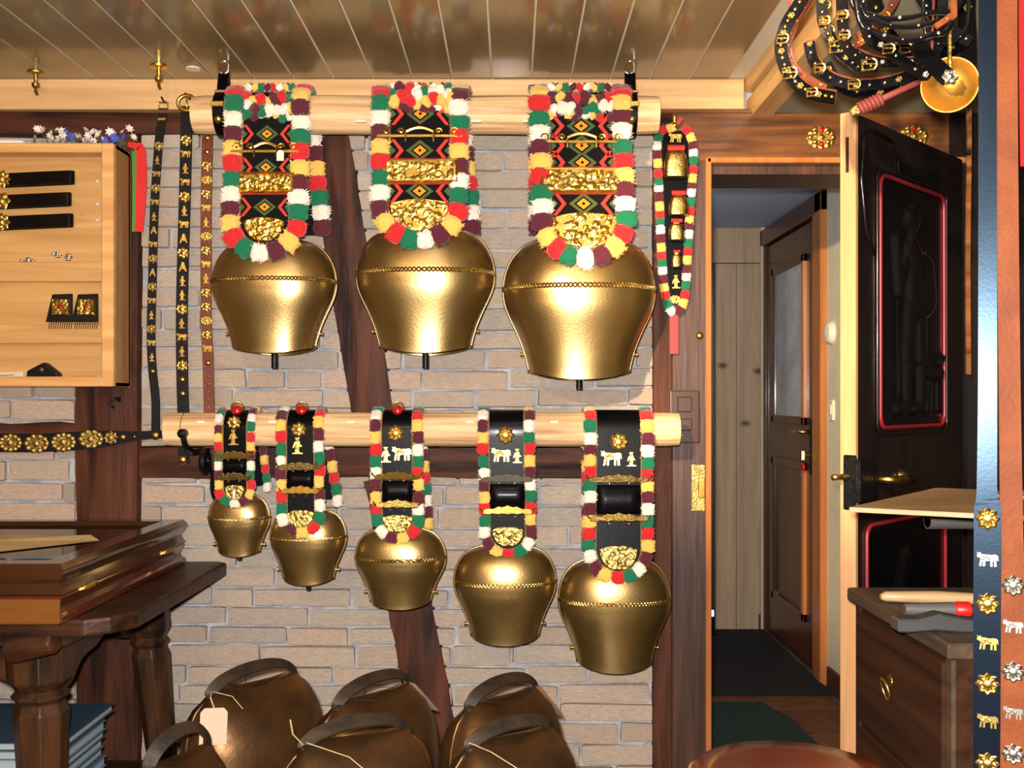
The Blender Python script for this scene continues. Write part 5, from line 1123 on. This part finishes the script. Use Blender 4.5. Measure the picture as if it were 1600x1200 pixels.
# harness bundle under the soffit
HN = 'harness straps bundled under the ceiling beam'
def hstrap(label, pts, d, wpx, m, studs, sm_='brass', tubular=False, buckles=(), lining=None):
    root = thing('harness_strap', label, 'strap', P(pts[0][0], pts[0][1], d), HN); P3 = [P(p[0], p[1], d+(p[2] if len(p) > 2 else 0)) for p in pts]
    if tubular: sp, _ = smooth(P3, 1, 6); MB().tube(sp, S(wpx/2, d), 8).build('strap_body', m, root, smooth_=True)
    else: MB().band(P3, S(wpx, d), .006, (-.25, -1, .15)).build('strap_body', m, root)
    if lining: MB().band([p+V(.004, .006, .006) for p in P3], S(wpx*.9, d), .006, (-.25, -1, .15)).build('lining', lining, root)
    sp, _ = smooth(P3, 1, 12); n = len(sp)
    for i in range(studs):
        p = sp[int((i+.5)/studs*(n-1))]; inst('stud', dot('silver' if i % 4 == 1 else sm_) if i % 3 else rosette('brassdim' if sm_ == 'brass' else sm_, 6), root, p+V(-.001, -.005, 0), sc=S(wpx*(.17 if i % 3 else .28), d))
    for f, s in buckles:
        p = sp[int(f*(n-1))]; k = S(s, d)
        MB().tube([p+V(-k, -.008, -k*.9), p+V(k*.6, -.008, -k*.75), p+V(k, -.010, -k*.2), p+V(k*.9, -.010, k*.5), p+V(k*.4, -.008, k*.8), p+V(-k, -.008, k*.5)], .0026, 6, True).tube([p+V(-k, -.009, 0), p+V(k, -.009, 0)], .002, 6).build('buckle', 'brassdim' if int(s*7) % 2 else 'brass', root)
    return root
vs_ = lambda d: HOR-(SOF-EYE)/d*F
BB = lambda *a: a
hstrap('studded dark strap looping down leftmost in the bundle', [(1292, vs_(1.98)), (1252, 0), (1228, 40), (1220, 78), (1234, 118), (1264, 144), (1304, 153)], 1.98, 19, 'leather', 24, buckles=((.66, 11), (.44, 9), (.86, 8)), lining='brownleather')
hstrap('thin inner strap following the leftmost studded loop', [(1300, vs_(2.0)), (1264, 0), (1240, 44), (1232, 80), (1248, 112), (1290, 138)], 2.0, 10, 'brownleather', 10)
hstrap('low slung black harness strap with brass rosettes', [(1264, 66), (1272, 98), (1300, 124), (1345, 134), (1400, 126), (1442, 104), (1470, 60), (1480, vs_(2.05))], 2.05, 17, 'shine', 16, buckles=((.4, 9), (.2, 8)), lining='tan')
hstrap('second low black strap under the rosetted one', [(1290, 100), (1310, 132), (1350, 146), (1400, 140), (1440, 120), (1462, 90)], 2.08, 18, 'leather', 7)
hstrap('black studded strap hanging steeply in the harness bundle', [(1282, vs_(1.92)), (1284, 10), (1290, 45), (1310, 80), (1345, 108)], 1.92, 17, 'shine', 15, buckles=((.72, 11), (.4, 8)))
hstrap('brass buckled strap in the middle of the harness bundle', [(1312, vs_(1.88)), (1314, 0), (1316, 40), (1322, 72), (1352, 100), (1372, 106)], 1.88, 15, 'leather', 12, buckles=((.84, 11), (.5, 8), (.3, 8)))
hstrap('glossy round strap at top of the harness bundle', [(1328, vs_(1.84)), (1330, 0), (1362, 24), (1405, 29), (1455, 20), (1500, 4), (1510, vs_(1.84))], 1.84, 9, 'shine', 7, 'silver', True)
hstrap('second glossy round strap below the top one', [(1334, vs_(1.80)), (1340, 20), (1368, 50), (1410, 63), (1452, 55), (1488, 28), (1496, vs_(1.80))], 1.80, 10, 'shine', 9, 'silver', True)
hstrap('third glossy round strap in the middle of the bundle', [(1340, vs_(1.83)), (1344, 4), (1372, 34), (1412, 42), (1456, 36), (1494, 10), (1502, vs_(1.83))], 1.83, 8, 'shine', 6, 'brass', True)
hstrap('flat black strap crossing the harness bundle to the brass dish', [(1346, vs_(1.86)), (1352, 40), (1386, 78), (1440, 116), (1448, 112)], 1.90, 17, 'leather', 8, 'silver', buckles=((.5, 9),))
hstrap('thin strap with silver studs arching behind the bundle', [(1318, vs_(2.1)), (1322, 60), (1350, 90), (1400, 98), (1450, 80), (1460, vs_(2.1))], 2.1, 13, 'shine', 18, 'silver', lining='brownleather')
hstrap('broad black strap behind the middle of the bundle', [(1360, vs_(2.14)), (1364, 0), (1390, 60), (1440, 84), (1500, 66), (1512, 0)], 2.14, 24, 'leather', 10, buckles=((.5, 9),))
hstrap('brown strap slanting from the bundle top to its middle', [(1402, vs_(2.12)), (1398, 0), (1372, 36), (1340, 58)], 2.12, 14, 'brownleather', 6, buckles=((.6, 8),))
hstrap('dark strap slanting across the top right of the bundle', [(1430, vs_(2.1)), (1440, 0), (1476, 40), (1516, 66)], 2.1, 18, 'shine', 6, 'silver')
hstrap('short tan strap end at the upper right of the bundle', [(1478, vs_(1.78)), (1490, 10), (1484, 26), (1462, 42)], 1.78, 9, 'tan', 2, 'silver')
hstrap('short brass ornamented strap at upper left of the bundle', [(1300, vs_(1.94)), (1292, -10), (1284, 24), (1298, 56), (1328, 72), (1350, 62)], 1.945, 13, 'brownleather', 16, buckles=((.55, 8), (.3, 8)))
hstrap('red backed strap hooked on the ceiling beam corner', [(1236, vs_(2.0)), (1238, -8), (1240, 4), (1246, 12)], 2.03, 14, 'redleather', 3)
hstrap('thin drooping black rein behind the brass dish', [(1440, vs_(2.0)), (1446, 50), (1470, 70), (1498, 60), (1512, 30), (1514, vs_(2.0))], 2.0, 7, 'shine', 4, 'silver', True)
hstrap('black strap end hanging at the right of the bundle', [(1512, vs_(2.2)), (1512, 20), (1514, 90), (1512, 150)], 2.2, 22, 'leather', 3, 'brass')
# brass dish
di = thing('brass_dish', 'shiny brass dish hanging from a black strap below the harness', 'dish', P(1484, 176, 1.92)); pc = P(1484, 133, 1.92); rD = S(43, 1.92)
mb = MB().lathe([(rD, .0), (rD*.99, .006), (rD*.93, .004), (rD*.7, -.018), (rD*.42, -.028), (rD*.15, -.022), (.002, -.022)], 36, (0, 0, 0), 'y'); mb.v = [Euler((.10, 0, -.36)).to_matrix() @ v+pc for v in mb.v]; mb.build('dish_bowl', mat('dish_brass', c(226, 170, 72), .4, .95, None, 1, .08, 40), di, smooth_=True)
mb = MB().lathe([(rD*.98, -.001), (rD*.96, -.03), (rD*.7, -.06), (rD*.2, -.075), (.002, -.076)], 30, (0, 0, 0), 'y'); mb.v = [Euler((.10, 0, -.36)).to_matrix() @ v+pc for v in mb.v]; mb.build('shadow_back', 'leatherdim', di, smooth_=True)  # dark cup added behind the bowl to stand for its shadow
pm_ = MB()
for i in range(9):
    a = 2*PI*i/9; q1 = V(math.cos(a), 0, math.sin(a)); pm_.tube([q1*rD*.22+V(0, .018, 0), q1*rD*.38+V(0, .019, 0), q1*rD*.54+V(0, .017, 0), q1*rD*.64+V(0, .014, 0)], [.002, .006, .007, .002], 8)
pm_.v = [Euler((.10, 0, -.36)).to_matrix() @ v+pc for v in pm_.v]; o = pm_.build('embossed_petals', bpy.data.materials['dish_brass'], di, smooth_=True); o['kind'] = 'stuff'
MB().band([P(1430, 66, 1.86), P(1450, 92, 1.865), P(1482, 122, 1.87)], S(26, 1.87), .007).build('strap', 'leather', di); inst('stud', rosette('silver', 6), di, P(1484, 120, 1.862), sc=.014)
MB().tube([V(P(1484, 0, 1.89).x, 1.89, SOF), P(1484, 60, 1.89), P(1484, 108, 1.89)], .004, 6).build('hanger_wire', 'brassdim', di)
# whip resting on the door top
wp = thing('red_whip', 'red whip with cord wound grip hanging slanted below the harness', 'whip', P(1338, 176, 1.96))
a_, b_ = P(1340, 172, 1.97), P(1446, 124, 1.94)
MB().tube([a_, b_], [.008, .006], 8).build('whip_shaft', 'whip', wp, smooth_=True)
ax = (b_-a_).normalized(); x1 = ax.orthogonal().normalized(); y1 = ax.cross(x1)
MB().tube([a_+ax*(.004+.045*i/60)+(x1*math.cos(i*.62)+y1*math.sin(i*.62))*(.0105) for i in range(61)], .0045, 6).build('cord_winding', 'whip', wp, smooth_=True)
MB().tube([a_-ax*.014, a_], [.008, .012], 8).build('end_cap', 'brassdim', wp); MB().tube([b_, b_+V(.012, 0, .03), V(b_.x+.02, b_.y, SOF)], .0025, 5).build('hanging_cord', 'whip', wp)
# stool
stl = thing('stool', 'round polished red brown wooden stool seat at the lower right', 'stool', (.50, 1.80, 0)); sx, sy, sz = .507, 1.79, .607
MB().lathe([(.001, sz-.034), (.17, sz-.034), (.185, sz-.028), (.192, sz-.016), (.190, sz-.005), (.18, sz+.001), (.14, sz-.001), (.05, sz-.004), (.001, sz-.004)], 48, (sx, sy, 0)).build('seat', 'stool', stl, smooth_=AS)
for k in range(4):
    a = PI/4+k*PI/2; MB().tube([V(sx+.10*math.cos(a), sy+.10*math.sin(a), sz-.033), V(sx+.14*math.cos(a), sy+.14*math.sin(a), .25), V(sx+.17*math.cos(a), sy+.17*math.sin(a), 0)], [.019, .022, .015], 10).build('leg', 'stool', stl, smooth_=AS)
MB().tube([V(sx+.138*math.cos(i*PI/12), sy+.138*math.sin(i*PI/12), .25) for i in range(24)], .010, 8, True).build('ring_stretcher', 'stool', stl, smooth_=True)

# ================================================================ HALL THINGS
o = tag(MB().box((.1, 4.31, .003), (HW-.02, 5.52, .014)).build('door_mat', 'mat_dark', bevel=.003), 'large dark doormat in front of the hall door', 'mat')
o = tag(MB().prismz([(.1, 3.40), (1.14, 3.40), (1.12, 3.95), (1.05, 4.20), (.1, 4.20)], .003, .012).build('green_mat', 'mat_green', bevel=.002), 'small dark green mat just inside the doorway', 'mat')
def hp(d, z): return V(HW-.004, d, z)
s_ = thing('hall_switch', 'cream wall switch low on the hall wall beside the door', 'switch', hp(4.40, 1.24)); yy = F*HW/(1302-800)
MB().box((HW-.012, yy-.025, wz(657, yy)), (HW, yy+.025, wz(625, yy))).build('switch_plate', 'cream', s_, bevel=.003); MB().box((HW-.016, yy-.012, wz(648, yy)), (HW-.01, yy+.012, wz(632, yy))).build('rocker', 'cream', s_, bevel=.002)
s_ = thing('round_bell_cover', 'cream oval cover on the hall wall above the switch', 'cover', hp(4.40, 1.57)); yy = F*HW/(1301-800)
MB().lathe([(.05, 0), (.05, -.012), (.04, -.028), (.015, -.034), (.002, -.035)], 20, (HW, yy, wz(520, yy)), 'x').build('cover_shell', 'cream', s_, smooth_=AS)
MB().lathe([(.052, 0), (.056, -.003), (.05, -.006)], 20, (HW, yy, wz(520, yy)), 'x').build('cover_ring', 'cream', s_)
ct = thing('dark_coat', 'dark coat hanging in the recess at the far end of the hall', 'coat', P(1102, 745, 5.7)); d = 5.7
mb = MB(); prf = [(450, 4, .03), (470, 9, .05), (520, 13, .06), (600, 15, .065), (700, 17, .06), (742, 18, .055)]; vs = []; fs = []
for v, hw_, dp in prf:
    for j in range(16): a = 2*PI*j/16; q_ = P(1100, v, d); vs.append(q_+V(S(hw_, d)*math.cos(a)*(1+.1*math.sin(5*a)), dp*math.sin(a), 0))
for i in range(5):
    for j in range(16): fs.append((i*16+j, i*16+(j+1) % 16, (i+1)*16+(j+1) % 16, (i+1)*16+j))
fs += [tuple(range(16)), tuple(range(80, 96))]
MB().add(vs, fs).build('coat_body', 'coatcloth', ct, smooth_=True); MB().tube([P(1100, 450, d), P(1100, 436, d), P(1102, 430, 5.9)], .006, 6).build('coat_hook', 'iron', ct)
dv = thing('charging_device', 'small device with a violet lamp on the hall floor', 'device', P(1107, 975, 5.4))
p = P(1106, 970, 5.35); MB().box((p.x-.03, 5.32, .014), (p.x+.03, 5.40, .17)).build('device_body', 'coatcloth', dv, bevel=.006); MB().box((p.x-.018, 5.312, wz(963, 5.32)), (p.x+.026, 5.322, wz(953, 5.32))).build('lamp', 'glow', dv, bevel=.002)
MB().tube([V(p.x, 5.36, .03), V(p.x+.03, 5.30, .018), V(p.x-.06, 5.25, .018)], .004, 6).build('cable', 'steel', dv)
